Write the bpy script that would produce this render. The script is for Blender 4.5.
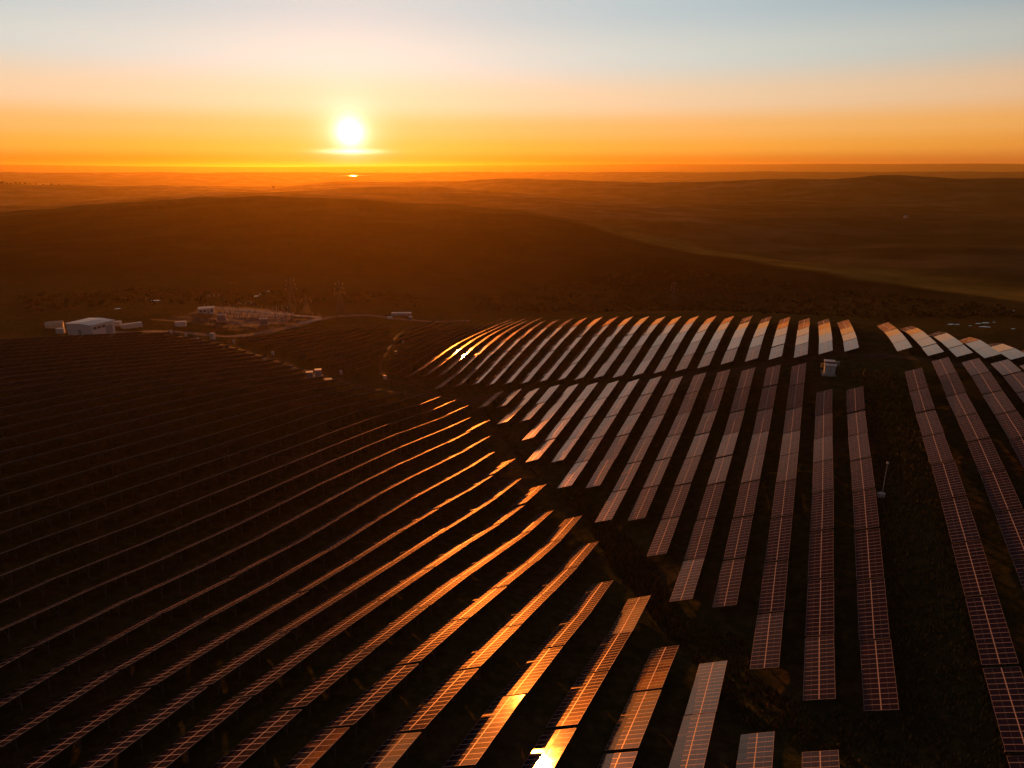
import bpy, bmesh, math, random
import numpy as np
from mathutils import Matrix, Vector, noise

for _o in list(bpy.data.objects):
    bpy.data.objects.remove(_o, do_unlink=True)
scene = bpy.context.scene
COL = scene.collection
R = math.radians

# ------------------------------------------------------------------ camera
ZC = 85.0                       # camera height above the datum (metres)
PITCH = R(17.441)
FPX = 683.0
cam_d = bpy.data.cameras.new('camera')
cam_d.sensor_width = 36.0
cam_d.lens = 36.0 * FPX / 1024.0
cam_d.clip_start = 0.5
cam_d.clip_end = 120000.0
cam = bpy.data.objects.new('camera', cam_d)
cam.location = (0, 0, ZC)
cam.rotation_euler = (math.pi / 2 - PITCH, 0, 0)
COL.objects.link(cam)
scene.camera = cam

def ray(u, v):
    dx = (u - 512.0) / FPX
    dy = -(v - 384.0) / FPX
    c, s = math.cos(PITCH), math.sin(PITCH)
    return Vector((dx, c + dy * s, -s + dy * c)).normalized()

SUN = ray(350, 133)
SUN_EL = math.asin(SUN.z)
SUN_AZ = math.atan2(SUN.x, SUN.y)          # clockwise from +Y

# ------------------------------------------------------------------ world
world = bpy.data.worlds.new("World")
scene.world = world
world.use_nodes = True
nt = world.node_tree
nt.nodes.clear()
N = nt.nodes.new
L = nt.links.new

def math_node(tree, op, a, b=None, c=None, clamp=False):
    n = tree.nodes.new('ShaderNodeMath')
    n.operation = op
    n.use_clamp = clamp
    for i, x in enumerate((a, b, c)):
        if x is None:
            continue
        if isinstance(x, (int, float)):
            n.inputs[i].default_value = x
        else:
            tree.links.new(x, n.inputs[i])
    return n.outputs[0]

def ramp_node(tree, fac, stops, interp='LINEAR'):
    n = tree.nodes.new('ShaderNodeValToRGB')
    n.color_ramp.interpolation = interp
    els = n.color_ramp.elements
    while len(els) < len(stops):
        els.new(0.5)
    for e, (p, c) in zip(els, stops):
        e.position = p
        e.color = (c[0], c[1], c[2], 1)
    if fac is not None:
        tree.links.new(fac, n.inputs[0])
    return n.outputs[0]

def mix_node(tree, fac, a, b, blend='MIX'):
    n = tree.nodes.new('ShaderNodeMix')
    n.data_type = 'RGBA'
    n.blend_type = blend
    ia, ib, out = n.inputs[6], n.inputs[7], n.outputs[2]
    for sock, x in ((n.inputs[0], fac), (ia, a), (ib, b)):
        if isinstance(x, (int, float)):
            sock.default_value = x
        elif isinstance(x, tuple):
            sock.default_value = (x[0], x[1], x[2], 1)
        else:
            tree.links.new(x, sock)
    return out

sky = N('ShaderNodeTexSky')
sky.sky_type = 'NISHITA'
sky.sun_disc = False
sky.sun_elevation = SUN_EL
sky.sun_rotation = SUN_AZ
sky.altitude = 200
sky.air_density = 1.4
sky.dust_density = 4.0
sky.ozone_density = 1.5

tc = N('ShaderNodeTexCoord')
sep = N('ShaderNodeSeparateXYZ')
L(tc.outputs['Generated'], sep.inputs[0])
el = math_node(nt, 'MULTIPLY', math_node(nt, 'ARCSINE', sep.outputs[2]), 180 / math.pi)   # degrees
az = math_node(nt, 'ARCTAN2', sep.outputs[0], sep.outputs[1])
daz = math_node(nt, 'SUBTRACT', az, SUN_AZ)
cdz = math_node(nt, 'COSINE', daz)
# 1 towards the sun, 0 at sixty degrees from it and beyond
toward = math_node(nt, 'DIVIDE', math_node(nt, 'SUBTRACT', cdz, 0.50), 0.50, clamp=True)
fe = math_node(nt, 'DIVIDE', math_node(nt, 'ADD', el, 1.0), 61.0, clamp=True)
def st(e): return (e + 1.0) / 61.0
SUNSIDE = [(st(-1), (0.42, 0.09, 0.002)), (st(0.5), (0.58, 0.17, 0.005)), (st(1.6), (0.96, 0.46, 0.065)),
           (st(3.0), (0.94, 0.53, 0.17)), (st(5.0), (0.88, 0.69, 0.45)), (st(8.0), (0.68, 0.75, 0.70)),
           (st(11.4), (0.53, 0.66, 0.69)), (st(15), (0.40, 0.36, 0.34)), (st(20), (0.25, 0.17, 0.15)), (st(32), (0.085, 0.045, 0.045)), (st(60), (0.03, 0.014, 0.017))]
FARSIDE = [(st(-1), (0.62, 0.16, 0.045)), (st(0.3), (0.70, 0.19, 0.05)), (st(1.5), (0.86, 0.30, 0.055)),
           (st(3.0), (0.92, 0.40, 0.10)), (st(5.0), (0.80, 0.46, 0.25)), (st(8.0), (0.42, 0.42, 0.38)),
           (st(11.4), (0.19, 0.27, 0.34)), (st(18), (0.13, 0.12, 0.14)), (st(32), (0.05, 0.034, 0.04)), (st(60), (0.02, 0.012, 0.016))]
c1 = ramp_node(nt, fe, SUNSIDE, 'EASE')
c2 = ramp_node(nt, fe, FARSIDE, 'EASE')
grad = mix_node(nt, toward, c2, c1)
# the half of the sky behind the viewer is already in dusk
back = math_node(nt, 'MULTIPLY_ADD', cdz, -0.5, 0.35, clamp=True)
grad = mix_node(nt, back, grad, (0.06, 0.05, 0.06))
# glow round the sun, and the thin bright cloud sheet it stands behind
dx_ = math_node(nt, 'MULTIPLY', daz, 180 / math.pi)
dy_ = math_node(nt, 'SUBTRACT', el, math.degrees(SUN_EL))
def sq(x): return math_node(nt, 'MULTIPLY', x, x)
r2 = math_node(nt, 'ADD', sq(dx_), sq(dy_))
def gauss(x2, sig): return math_node(nt, 'EXPONENT', math_node(nt, 'MULTIPLY', x2, -1.0 / (sig * sig)))
disc = math_node(nt, 'MULTIPLY', gauss(r2, 0.95), 1.9)
halo = math_node(nt, 'MULTIPLY', gauss(r2, 2.2), 0.50)
halo2 = math_node(nt, 'MULTIPLY', gauss(r2, 8.0), 0.10)
dyc = math_node(nt, 'SUBTRACT', el, 1.33)
sheet2 = math_node(nt, 'ADD', math_node(nt, 'DIVIDE', sq(dx_), 2.0 * 2.0), math_node(nt, 'DIVIDE', sq(dyc), 0.17 * 0.17))
sheet = math_node(nt, 'MULTIPLY', math_node(nt, 'EXPONENT', math_node(nt, 'MULTIPLY', sheet2, -1.0)), 1.3)
def tint(x, col):
    n = N('ShaderNodeVectorMath'); n.operation = 'SCALE'
    n.inputs[0].default_value = col
    L(x, n.inputs[3])
    return n.outputs[0]
tot = grad
for x, col in ((disc, (1.0, 0.95, 0.85)), (sheet, (1.0, 0.88, 0.65)), (halo, (0.9, 0.78, 0.66)), (halo2, (0.8, 0.60, 0.62))):
    tot = mix_node(nt, 1.0, tot, tint(x, col), 'ADD')
bg1 = N('ShaderNodeBackground'); L(tot, bg1.inputs[0]); bg1.inputs[1].default_value = 0.95
bg2 = N('ShaderNodeBackground'); L(sky.outputs[0], bg2.inputs[0]); bg2.inputs[1].default_value = 0.012
add = N('ShaderNodeAddShader'); L(bg1.outputs[0], add.inputs[0]); L(bg2.outputs[0], add.inputs[1])
wo = N('ShaderNodeOutputWorld'); L(add.outputs[0], wo.inputs[0])

# ------------------------------------------------------------------ sun, exposure
sun_d = bpy.data.lights.new('sun', 'SUN')
sun_d.energy = 4.6
sun_d.angle = R(0.5)
sun_d.color = (1.0, 0.27, 0.032)
sun = bpy.data.objects.new('sun', sun_d)
sun.rotation_euler = (-SUN).to_track_quat('-Z', 'Y').to_euler()
sun.location = (-200, 600, 300)
COL.objects.link(sun)

scene.view_settings.view_transform = 'Standard'
scene.view_settings.look = 'None'
scene.view_settings.exposure = 0.0
scene.view_settings.gamma = 1.0
scene.view_settings.use_curve_mapping = False
scene.render.engine = 'CYCLES'
scene.cycles.use_denoising = True
scene.cycles.max_bounces = 4
scene.cycles.diffuse_bounces = 1
scene.cycles.glossy_bounces = 2
scene.cycles.transmission_bounces = 1
scene.cycles.volume_bounces = 0
scene.cycles.sample_clamp_indirect = 3.0

# ------------------------------------------------------------------ terrain heights
AZ = R(23.327)                                  # compass line of every solar row
SA, CA = math.sin(AZ), math.cos(AZ)
EA = Vector((SA, CA, 0))                        # along a row, away from the viewer
EO = Vector((CA, -SA, 0))                       # across the rows, to the right
GO = np.arange(-420, 101, 20.0)
GA = np.arange(-10, 491, 20.0)
CTRL = np.array([int(q) for q in """-3148 -3461 -3775 -4091 -4407 -4723 -5040 -5356 -5670 -5982 -6292 -6599 -6901 -7200 -7493 -7779 -8058 -8328 -8588 -8839 -9079 -9309 -9530 -9743 -9949 -10152 -3242 -3550 -3859 -4169 -4480 -4793 -5106 -5420 -5733 -6045 -6356 -6663
-6965 -7263 -7552 -7833 -8104 -8364 -8612 -8848 -9073 -9287 -9491 -9689 -9881 -10071 -3337 -3640 -3943 -4247 -4553 -4861 -5171 -5483 -5795 -6108 -6419 -6727 -7030 -7326 -7613 -7889 -8152 -8401 -8636 -8858 -9066 -9264 -9452 -9633
-9810 -9986 -3437 -3732 -4028 -4326 -4626 -4929 -5236 -5545 -5857 -6170 -6483 -6793 -7097 -7392 -7676 -7946 -8201 -8439 -8660 -8866 -9058 -9238 -9409 -9574 -9735 -9894 -3544 -3830 -4117 -4407 -4700 -4998 -5300 -5607 -5918 -6233
-6548 -6860 -7166 -7461 -7742 -8006 -8251 -8477 -8683 -8872 -9046 -9208 -9361 -9508 -9652 -9794 -3660 -3934 -4210 -4490 -4775 -5066 -5363 -5667 -5978 -6295 -6614 -6930 -7238 -7533 -7811 -8067 -8301 -8512 -8702 -8872 -9026 -9169
-9303 -9432 -9559 -9685 -3789 -4048 -4310 -4577 -4852 -5136 -5428 -5728 -6038 -6359 -6683 -7004 -7315 -7609 -7882 -8129 -8349 -8542 -8712 -8862 -8996 -9119 -9234 -9346 -9456 -9566 -3932 -4174 -4419 -4670 -4932 -5208 -5496 -5792
-6101 -6426 -6757 -7083 -7396 -7688 -7953 -8187 -8389 -8562 -8710 -8837 -8950 -9052 -9150 -9245 -9341 -9437 -4093 -4316 -4541 -4771 -5015 -5280 -5567 -5865 -6173 -6501 -6837 -7168 -7482 -7769 -8021 -8236 -8416 -8565 -8688 -8792
-8883 -8966 -9048 -9130 -9214 -9300 -4272 -4475 -4679 -4887 -5106 -5350 -5635 -5946 -6253 -6583 -6925 -7261 -7573 -7848 -8079 -8268 -8420 -8542 -8640 -8720 -8789 -8856 -8925 -8999 -9076 -9156 -4468 -4653 -4837 -5024 -5216 -5423
-5670 -5994 -6321 -6666 -7020 -7361 -7667 -7920 -8115 -8267 -8390 -8485 -8556 -8612 -8664 -8720 -8782 -8853 -8929 -9008 -4679 -4846 -5014 -5185 -5362 -5547 -5746 -6034 -6378 -6750 -7123 -7469 -7761 -7974 -8109 -8216 -8313 -8382
-8427 -8462 -8503 -8555 -8619 -8693 -8774 -8858 -4901 -5050 -5204 -5365 -5539 -5738 -5941 -6172 -6474 -6853 -7243 -7586 -7839 -7980 -8032 -8103 -8179 -8218 -8237 -8262 -8305 -8365 -8440 -8525 -8616 -8710 -5131 -5260 -5400 -5559
-5732 -5937 -6169 -6394 -6640 -6987 -7385 -7719 -7869 -7857 -7839 -7907 -7938 -7950 -7968 -8009 -8073 -8155 -8249 -8351 -8457 -8565 -5362 -5467 -5588 -5756 -5955 -6165 -6410 -6661 -6858 -7124 -7541 -7883 -7832 -7507 -7398 -7455
-7491 -7549 -7626 -7718 -7822 -7935 -8053 -8176 -8300 -8424 -5578 -5670 -5755 -5916 -6175 -6392 -6621 -6881 -7039 -7261 -7705 -7949 -7659 -7185 -6938 -6879 -6957 -7105 -7262 -7417 -7567 -7715 -7860 -8004 -8146 -8288 -5743 -5869
-5934 -6035 -6380 -6613 -6816 -7025 -7227 -7572 -7914 -7814 -7383 -6967 -6649 -6485 -6550 -6731 -6937 -7137 -7326 -7504 -7674 -7838 -7998 -8156 -5797 -5994 -6176 -6231 -6577 -6837 -6899 -7102 -7503 -7771 -7714 -7409 -7111 -6772
-6465 -6297 -6325 -6479 -6686 -6903 -7115 -7314 -7503 -7683 -7856 -8028 -5721 -5808 -5868 -6012 -6388 -6726 -7095 -7549 -7750 -7548 -7261 -7054 -6874 -6547 -6277 -6161 -6195 -6326 -6514 -6727 -6943 -7152 -7350 -7540 -7723 -7903
-5610 -5616 -5618 -5854 -6244 -6644 -7252 -7679 -7444 -7149 -6933 -6686 -6478 -6202 -6024 -6003 -6094 -6229 -6405 -6605 -6813 -7019 -7219 -7411 -7599 -7784 -5575 -5644 -5768 -6003 -6384 -7039 -7317 -7172 -6835 -6788 -6596 -6180
-5932 -5796 -5747 -5812 -5975 -6153 -6336 -6525 -6720 -6915 -7108 -7298 -7484 -7669 -5646 -5785 -5969 -6226 -6607 -7025 -6875 -6538 -6328 -6393 -6179 -5683 -5453 -5462 -5545 -5702 -5911 -6111 -6294 -6471 -6651 -6833 -7016 -7199
-7380 -7560 -5799 -5959 -6152 -6386 -6613 -6569 -6270 -6055 -5891 -5834 -5696 -5296 -5182 -5292 -5461 -5717 -5924 -6100 -6267 -6431 -6597 -6766 -6938 -7111 -7285 -7458 -5990 -6110 -6238 -6350 -6362 -6143 -5866 -5663 -5450 -5271
-5247 -5040 -5091 -5250 -5413 -5708 -5919 -6086 -6241 -6395 -6550 -6709 -6870 -7033 -7198 -7363 -6177 -6209 -6227 -6194 -6059 -5807 -5535 -5297 -5081 -4933 -4919 -4931 -5117 -5263 -5405 -5647 -5867 -6048 -6207 -6357 -6506 -6656
-6807 -6961 -7117 -7273 -6336 -6261 -6160 -6004 -5778 -5501 -5220 -4973 -4785 -4692 -4723 -4859 -5076 -5252 -5417 -5615 -5817 -6000 -6164 -6315 -6461 -6604 -6748 -6893 -7040 -7188 -6470 -6289 -6075 -5814 -5515 -5204 -4912 -4672
-4520 -4482 -4569 -4761 -4996 -5214 -5409 -5593 -5775 -5952 -6117 -6270 -6414 -6552 -6689 -6826 -6965 -7106""".split()], dtype=float).reshape(len(GO), len(GA)) / 100.0

def bspl(x, g):
    t = np.abs((np.asarray(x, float)[:, None] - g[None]) / (g[1] - g[0]))
    return np.where(t < 1, 2 / 3 - t ** 2 + t ** 3 / 2, np.where(t < 2, (2 - t) ** 3 / 6, 0))

def z_table(o, a):
    """height (rel. to the camera) of the middle of the solar tables"""
    o = np.clip(np.atleast_1d(o), -400, 80); a = np.clip(np.atleast_1d(a), 10, 470)
    out = np.empty(len(o))
    for i in range(0, len(o), 20000):
        sl = slice(i, i + 20000)
        out[sl] = np.sum((bspl(o[sl], GO) @ CTRL) * bspl(a[sl], GA), axis=1)
    # the right end of the crest rolls over sooner than the fitted surface
    w_ = np.clip((o - 30) / 22.0, 0, 1); w_ = w_ * w_ * (3 - 2 * w_)
    return out - w_ * 0.95 * (np.clip(a - (276 - (o - 37) * 1.6), 0, 70) / 16.0) ** 2
MID = 1.75                                      # table middle above the ground

def z_of_row(u, v, dist):
    r_ = ray(u, v)
    return dist * r_.z / math.hypot(r_.x, r_.y)

def spoke(u, knots):
    """profile of the land along one bearing: (distance, ('v', image row)) or (distance, z) or (distance, ('d', drop below previous))"""
    out = []
    for d_, k in knots:
        if isinstance(k, tuple):
            z = z_of_row(u, k[1], d_) if k[0] == 'v' else out[-1][1] - k[1]
        else:
            z = k
        out.append((d_, z))
    return out
V = lambda x: ('v', x)
D = lambda x: ('d', x)
SPOKES = [
 (-500, [(300, -63), (430, -74), (560, -80), (1400, V(232)), (1900, D(16)), (2700, V(208)), (3400, D(24)), (4300, V(189)), (6500, -150), (9500, V(172.5)), (11500, -140), (15500, -120), (21000, V(166)), (30000, -150)]),
 (-100, [(300, -63), (420, V(319)), (540, V(291)), (1350, V(223)), (1850, D(16)), (2650, V(206)), (3300, D(24)), (4300, V(187)), (6500, -150), (9500, V(172.5)), (11500, -140), (15500, -120), (21000, V(165)), (30000, -150)]),
 (0,    [(300, -66), (400, V(319)), (540, V(290)), (1300, V(218)), (1800, D(16)), (2600, V(204)), (3200, D(24)), (4300, V(187)), (6500, -150), (9500, V(172.5)), (11500, -140), (15500, -120), (21000, V(164.5)), (30000, -150)]),
 (130,  [(300, -74), (400, V(318)), (540, V(289)), (1250, V(210)), (1750, D(15)), (2600, V(199)), (3200, D(24)), (4300, V(187.5)), (6500, -150), (9500, V(172.5)), (11500, -140), (15500, -120), (21000, V(166)), (30000, -150)]),
 (280,  [(300, -79), (400, V(319)), (540, V(289)), (1220, V(200.5)), (1750, D(20)), (2600, V(192)), (3200, D(24)), (4300, V(187)), (6500, -150), (9500, V(172.5)), (11500, -140), (15500, -120), (21000, V(167)), (30000, -150)]),
 (350,  [(300, -79), (410, V(316)), (540, V(289)), (1200, V(199.5)), (1750, D(22)), (2600, V(190)), (3200, D(24)), (4300, V(183)), (6500, -150), (9500, V(172.5)), (11500, -140), (15500, -120), (21000, V(166.5)), (30000, -150)]),
 (430,  [(300, -76), (420, V(319)), (550, V(293)), (1150, V(203)), (1700, D(24)), (2600, V(192)), (3200, D(24)), (4200, V(182)), (6500, -150), (9500, V(172.5)), (11500, -140), (15500, -120), (21000, V(166)), (30000, -150)]),
 (512,  [(300, -70), (440, V(315)), (560, V(296)), (1080, V(208)), (1600, D(24)), (2500, V(193)), (3000, D(18)), (4000, V(181.5)), (6500, -150), (9500, V(172)), (11500, -140), (15500, -120), (21000, V(165)), (30000, -150)]),
 (580,  [(300, -66), (450, V(317)), (560, V(297)), (980, V(224)), (1090, V(219)), (1350, D(12)), (2200, V(199)), (2800, D(6)), (3900, V(181.5)), (6500, -150), (9500, V(172)), (11500, -140), (15500, -120), (21000, V(164.6)), (30000, -150)]),
 (660,  [(300, -62), (460, V(318)), (560, V(299)), (880, V(242)), (985, V(236)), (1150, D(12)), (2000, V(206)), (2600, D(4)), (3700, V(181.5)), (6500, -150), (9500, V(172)), (11500, -140), (15500, -120), (21000, V(164)), (30000, -150)]),
 (740,  [(300, -60), (470, V(318)), (560, V(301)), (790, V(260)), (890, V(252.5)), (1040, D(10)), (1800, V(214)), (2500, D(2)), (3500, V(182)), (6500, -150), (9500, V(172)), (11500, -140), (15500, -120), (21000, V(164.3)), (30000, -150)]),
 (820,  [(300, -60), (470, V(319)), (560, V(303)), (720, V(275)), (815, V(266.5)), (960, D(10)), (1600, V(222)), (2400, D(-4)), (3400, V(180.5)), (6500, -150), (9500, V(172)), (11500, -140), (15500, -120), (21000, V(163.8)), (30000, -150)]),
 (885,  [(300, -60), (470, V(321)), (550, V(306)), (670, V(285)), (760, V(276)), (900, D(9)), (1500, V(228)), (2400, D(-6)), (3300, V(178)), (6500, -150), (9500, V(172)), (11500, -140), (15500, -120), (21000, V(164)), (30000, -150)]),
 (960,  [(300, -60), (470, V(322)), (540, V(310)), (630, V(294)), (715, V(285)), (850, D(8)), (1400, V(234)), (2400, D(-6)), (3300, V(180)), (6500, -150), (9500, V(172)), (11500, -140), (15500, -120), (21000, V(163.6)), (30000, -150)]),
 (1040, [(300, -60), (470, V(323)), (530, V(314)), (600, V(301)), (685, V(292)), (820, D(7)), (1350, V(238)), (2400, D(-6)), (3300, V(181)), (6500, -150), (9500, V(172)), (11500, -140), (15500, -120), (21000, V(164.2)), (30000, -150)]),
 (1250, [(300, -62), (450, V(328)), (510, V(322)), (570, V(312)), (760, D(6)), (1350, V(246)), (2400, D(-6)), (3300, V(184)), (6500, -150), (9500, V(172)), (11500, -140), (15500, -120), (21000, V(164)), (30000, -150)]),
]
def u_to_az(u):
    return math.atan2((u - 512.0) / FPX, math.cos(PITCH) + 0.25 * math.sin(PITCH))
LD0, LD1, NLD = math.log(250.0), math.log(45000.0), 420
LDG = np.linspace(LD0, LD1, NLD)
def pchip(xk, yk, x):
    xk = np.array(xk); yk = np.array(yk)
    h = np.diff(xk); dl = np.diff(yk) / h
    m = np.zeros(len(xk))
    for i in range(1, len(xk) - 1):
        if dl[i - 1] * dl[i] > 0:
            w1, w2 = 2 * h[i] + h[i - 1], h[i] + 2 * h[i - 1]
            m[i] = (w1 + w2) / (w1 / dl[i - 1] + w2 / dl[i])
    m[0], m[-1] = dl[0], dl[-1]
    x = np.clip(x, xk[0], xk[-1])
    i = np.clip(np.searchsorted(xk, x) - 1, 0, len(h) - 1)
    t = (x - xk[i]) / h[i]
    return (yk[i] * (1 + 2 * t) * (1 - t) ** 2 + m[i] * h[i] * t * (1 - t) ** 2 + yk[i + 1] * t * t * (3 - 2 * t) + m[i + 1] * h[i] * t * t * (t - 1))
SP_AZ = np.array([u_to_az(s_[0]) for s_ in SPOKES])
SP_Z = np.array([pchip([math.log(k[0]) for k in spoke(*s_)], [k[1] for k in spoke(*s_)], LDG) for s_ in SPOKES])
AZG = np.linspace(SP_AZ[0], SP_AZ[-1], 361)
FAR = np.array([pchip(SP_AZ, SP_Z[:, j], AZG) for j in range(NLD)]).T        # (az, logd)

_rs = np.random.RandomState(7)
WAVES = []
for k_ in range(26):
    lam = 38.0 * (1.33 ** k_) / 10
    th_ = _rs.uniform(0, 2 * math.pi)
    WAVES.append((math.cos(th_) * 2 * math.pi / lam, math.sin(th_) * 2 * math.pi / lam, _rs.uniform(0, 6.28), lam))

def ground_z(x, y):
    x = np.atleast_1d(np.asarray(x, float)); y = np.atleast_1d(np.asarray(y, float))
    d = np.hypot(x, y); az_ = np.arctan2(x, y)
    o = x * CA - y * SA; a = x * SA + y * CA
    zn = z_table(o, a) - MID
    ai = np.clip((az_ - AZG[0]) / (AZG[1] - AZG[0]), 0, len(AZG) - 1.001)
    di = np.clip((np.log(np.maximum(d, 1.0)) - LD0) / (LDG[1] - LDG[0]), 0, NLD - 1.001)
    i = ai.astype(int); j = di.astype(int); fa = ai - i; fd = di - j
    zf = (FAR[i, j] * (1 - fa) * (1 - fd) + FAR[i + 1, j] * fa * (1 - fd) + FAR[i, j + 1] * (1 - fa) * fd + FAR[i + 1, j + 1] * fa * fd)
    t = np.clip((d - 315) / 115.0, 0, 1); t = t * t * (3 - 2 * t)
    z = zn * (1 - t) + zf * t
    # small unevenness, growing with the scale of the land
    amp_far = np.clip((d - 420) / 400.0, 0, 1)
    bump = np.zeros_like(z)
    for kx, ky, ph, lam in WAVES:
        near_a = 0.035 * min(lam, 12) / 4 if lam < 30 else 0.0
        far_a = 0.0052 * min(lam, 900) if 60 < lam < 2500 else 0.0
        if near_a == 0 and far_a == 0:
            continue
        fade = np.clip(d / (lam * 1.2 + 1) - 0.3, 0, 1)
        wv = np.sin(kx * x + ky * y + ph)
        if near_a: bump += near_a * wv * np.clip((900 - d) / 500.0, 0, 1)
        if far_a: bump += far_a * wv * amp_far * fade * np.clip(1.3 - d / 14000.0, 0.2, 1)
    return z + bump * 0.8 + ZC

def gz(x, y):
    return float(ground_z([x], [y])[0])

_TS = np.exp(np.linspace(math.log(35), math.log(30000), 2600))
def at(u, v):
    """ground point seen at an image position"""
    r_ = ray(u, v)
    h = ground_z(r_.x * _TS, r_.y * _TS) - (ZC + r_.z * _TS)
    k = np.argmax(h > 0)
    if h[k] <= 0: k = len(_TS) - 1
    t0, t1 = _TS[max(k - 1, 0)], _TS[k]
    for _ in range(24):
        tm = 0.5 * (t0 + t1)
        if gz(r_.x * tm, r_.y * tm) > ZC + r_.z * tm: t1 = tm
        else: t0 = tm
    return Vector((r_.x * t1, r_.y * t1, gz(r_.x * t1, r_.y * t1)))

# ------------------------------------------------------------------ materials
def new_mat(name):
    m = bpy.data.materials.new(name)
    m.use_nodes = True
    t = m.node_tree
    return m, t, t.nodes['Principled BSDF']

def simple(name, col, rough=0.7, metal=0.0, spec=0.3, var=0.25, scale=3.0):
    m, t, b = new_mat(name)
    tcn = t.nodes.new('ShaderNodeTexCoord')
    nz = t.nodes.new('ShaderNodeTexNoise'); nz.inputs['Scale'].default_value = scale; nz.inputs['Detail'].default_value = 5
    t.links.new(tcn.outputs['Object'], nz.inputs['Vector'])
    dark = tuple(c * (1 - var) for c in col); light = tuple(min(1, c * (1 + var)) for c in col)
    t.links.new(ramp_node(t, nz.outputs[0], [(0.3, dark), (0.7, light)]), b.inputs['Base Color'])
    b.inputs['Roughness'].default_value = rough
    b.inputs['Metallic'].default_value = metal
    b.inputs['Specular IOR Level'].default_value = spec
    return m

M = {}
M['galv'] = simple('galvanised_steel', (0.085, 0.08, 0.08), 0.6, 0.0, 0.3)
M['alu'] = simple('frame_aluminium', (0.46, 0.40, 0.37), 0.45, 0.0, 0.5)
M['backsheet'] = simple('backsheet', (0.05, 0.05, 0.055), 0.55)
M['white'] = simple('white_paint', (0.60, 0.58, 0.56), 0.5, var=0.08)
M['roofmetal'] = simple('roof_sheet', (0.46, 0.47, 0.49), 0.35, 0.0, 0.5, var=0.08)
M['grey'] = simple('grey_paint', (0.28, 0.30, 0.33), 0.5)
M['dark'] = simple('dark_paint', (0.06, 0.06, 0.065), 0.5)
M['concrete'] = simple('concrete', (0.36, 0.33, 0.30), 0.9, spec=0.1)
M['cream'] = simple('cream_paint', (0.55, 0.48, 0.36), 0.6)
M['ochre'] = simple('ochre_paint', (0.45, 0.25, 0.07), 0.6)
M['porcelain'] = simple('porcelain', (0.50, 0.40, 0.36), 0.3, spec=0.5)
M['bark'] = simple('bark', (0.06, 0.045, 0.03), 0.9)

# solar glass: UV in metres (x along the table, y across it)
m, t, b = new_mat('solar_glass')
M['glass'] = m
uvn = t.nodes.new('ShaderNodeUVMap'); uvn.uv_map = 'UVMap'
sp = t.nodes.new('ShaderNodeSeparateXYZ'); t.links.new(uvn.outputs[0], sp.inputs[0])
PW = 13.78 / 14
ux = math_node(t, 'DIVIDE', sp.outputs[0], PW)
cell = math_node(t, 'FLOOR', ux)
fr = math_node(t, 'ABSOLUTE', math_node(t, 'SUBTRACT', math_node(t, 'FRACT', ux), 0.5))
l1 = math_node(t, 'GREATER_THAN', fr, 0.5 - 0.030 / PW)
ay = math_node(t, 'ABSOLUTE', sp.outputs[1])
l2 = math_node(t, 'LESS_THAN', ay, 0.062)
l3 = math_node(t, 'GREATER_THAN', ay, 2.035)
line = math_node(t, 'MAXIMUM', l1, math_node(t, 'MAXIMUM', l2, l3))
l4 = math_node(t, 'LESS_THAN', math_node(t, 'ABSOLUTE', math_node(t, 'SUBTRACT', ay, 1.02)), 0.014)
rowi = math_node(t, 'GREATER_THAN', sp.outputs[1], 0.0)
oi = t.nodes.new('ShaderNodeObjectInfo')
cmb = t.nodes.new('ShaderNodeCombineXYZ')
t.links.new(cell, cmb.inputs[0]); t.links.new(rowi, cmb.inputs[1])
t.links.new(math_node(t, 'MULTIPLY', oi.outputs['Random'], 97.0), cmb.inputs[2])
wn = t.nodes.new('ShaderNodeTexWhiteNoise'); wn.noise_dimensions = '3D'
t.links.new(cmb.outputs[0], wn.inputs['Vector'])
cellcol = mix_node(t, wn.outputs['Value'], (0.008, 0.006, 0.018), (0.018, 0.006, 0.017))
tabcol = mix_node(t, math_node(t, 'MULTIPLY', oi.outputs['Random'], 0.6), cellcol, (0.004, 0.009, 0.036))
fingers = mix_node(t, math_node(t, 'MULTIPLY', l4, 0.55), tabcol, (0.30, 0.28, 0.27))
t.links.new(mix_node(t, line, fingers, (0.50, 0.40, 0.36)), b.inputs['Base Color'])
nzr = t.nodes.new('ShaderNodeTexNoise'); nzr.inputs['Scale'].default_value = 1.3; nzr.inputs['Detail'].default_value = 6
t.links.new(uvn.outputs[0], nzr.inputs['Vector'])
rg = math_node(t, 'MULTIPLY_ADD', nzr.outputs[0], 0.06, 0.055)
t.links.new(mix_node(t, line, rg, 0.38) if False else math_node(t, 'MAXIMUM', rg, math_node(t, 'MULTIPLY', line, 0.38)), b.inputs['Roughness'])
b.inputs['Specular IOR Level'].default_value = 0.0
# every module sits a hair out of true
geo = t.nodes.new('ShaderNodeNewGeometry')
vs = t.nodes.new('ShaderNodeVectorMath'); vs.operation = 'SUBTRACT'; vs.inputs[1].default_value = (0.5, 0.5, 0.5)
t.links.new(wn.outputs['Color'], vs.inputs[0])
vk = t.nodes.new('ShaderNodeVectorMath'); vk.operation = 'SCALE'; vk.inputs[3].default_value = 0.010
t.links.new(vs.outputs[0], vk.inputs[0])
va = t.nodes.new('ShaderNodeVectorMath'); va.operation = 'ADD'
t.links.new(geo.outputs['Normal'], va.inputs[0]); t.links.new(vk.outputs[0], va.inputs[1])
vn = t.nodes.new('ShaderNodeVectorMath'); vn.operation = 'NORMALIZE'
t.links.new(va.outputs[0], vn.inputs[0])
t.links.new(vn.outputs[0], b.inputs['Normal'])
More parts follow.
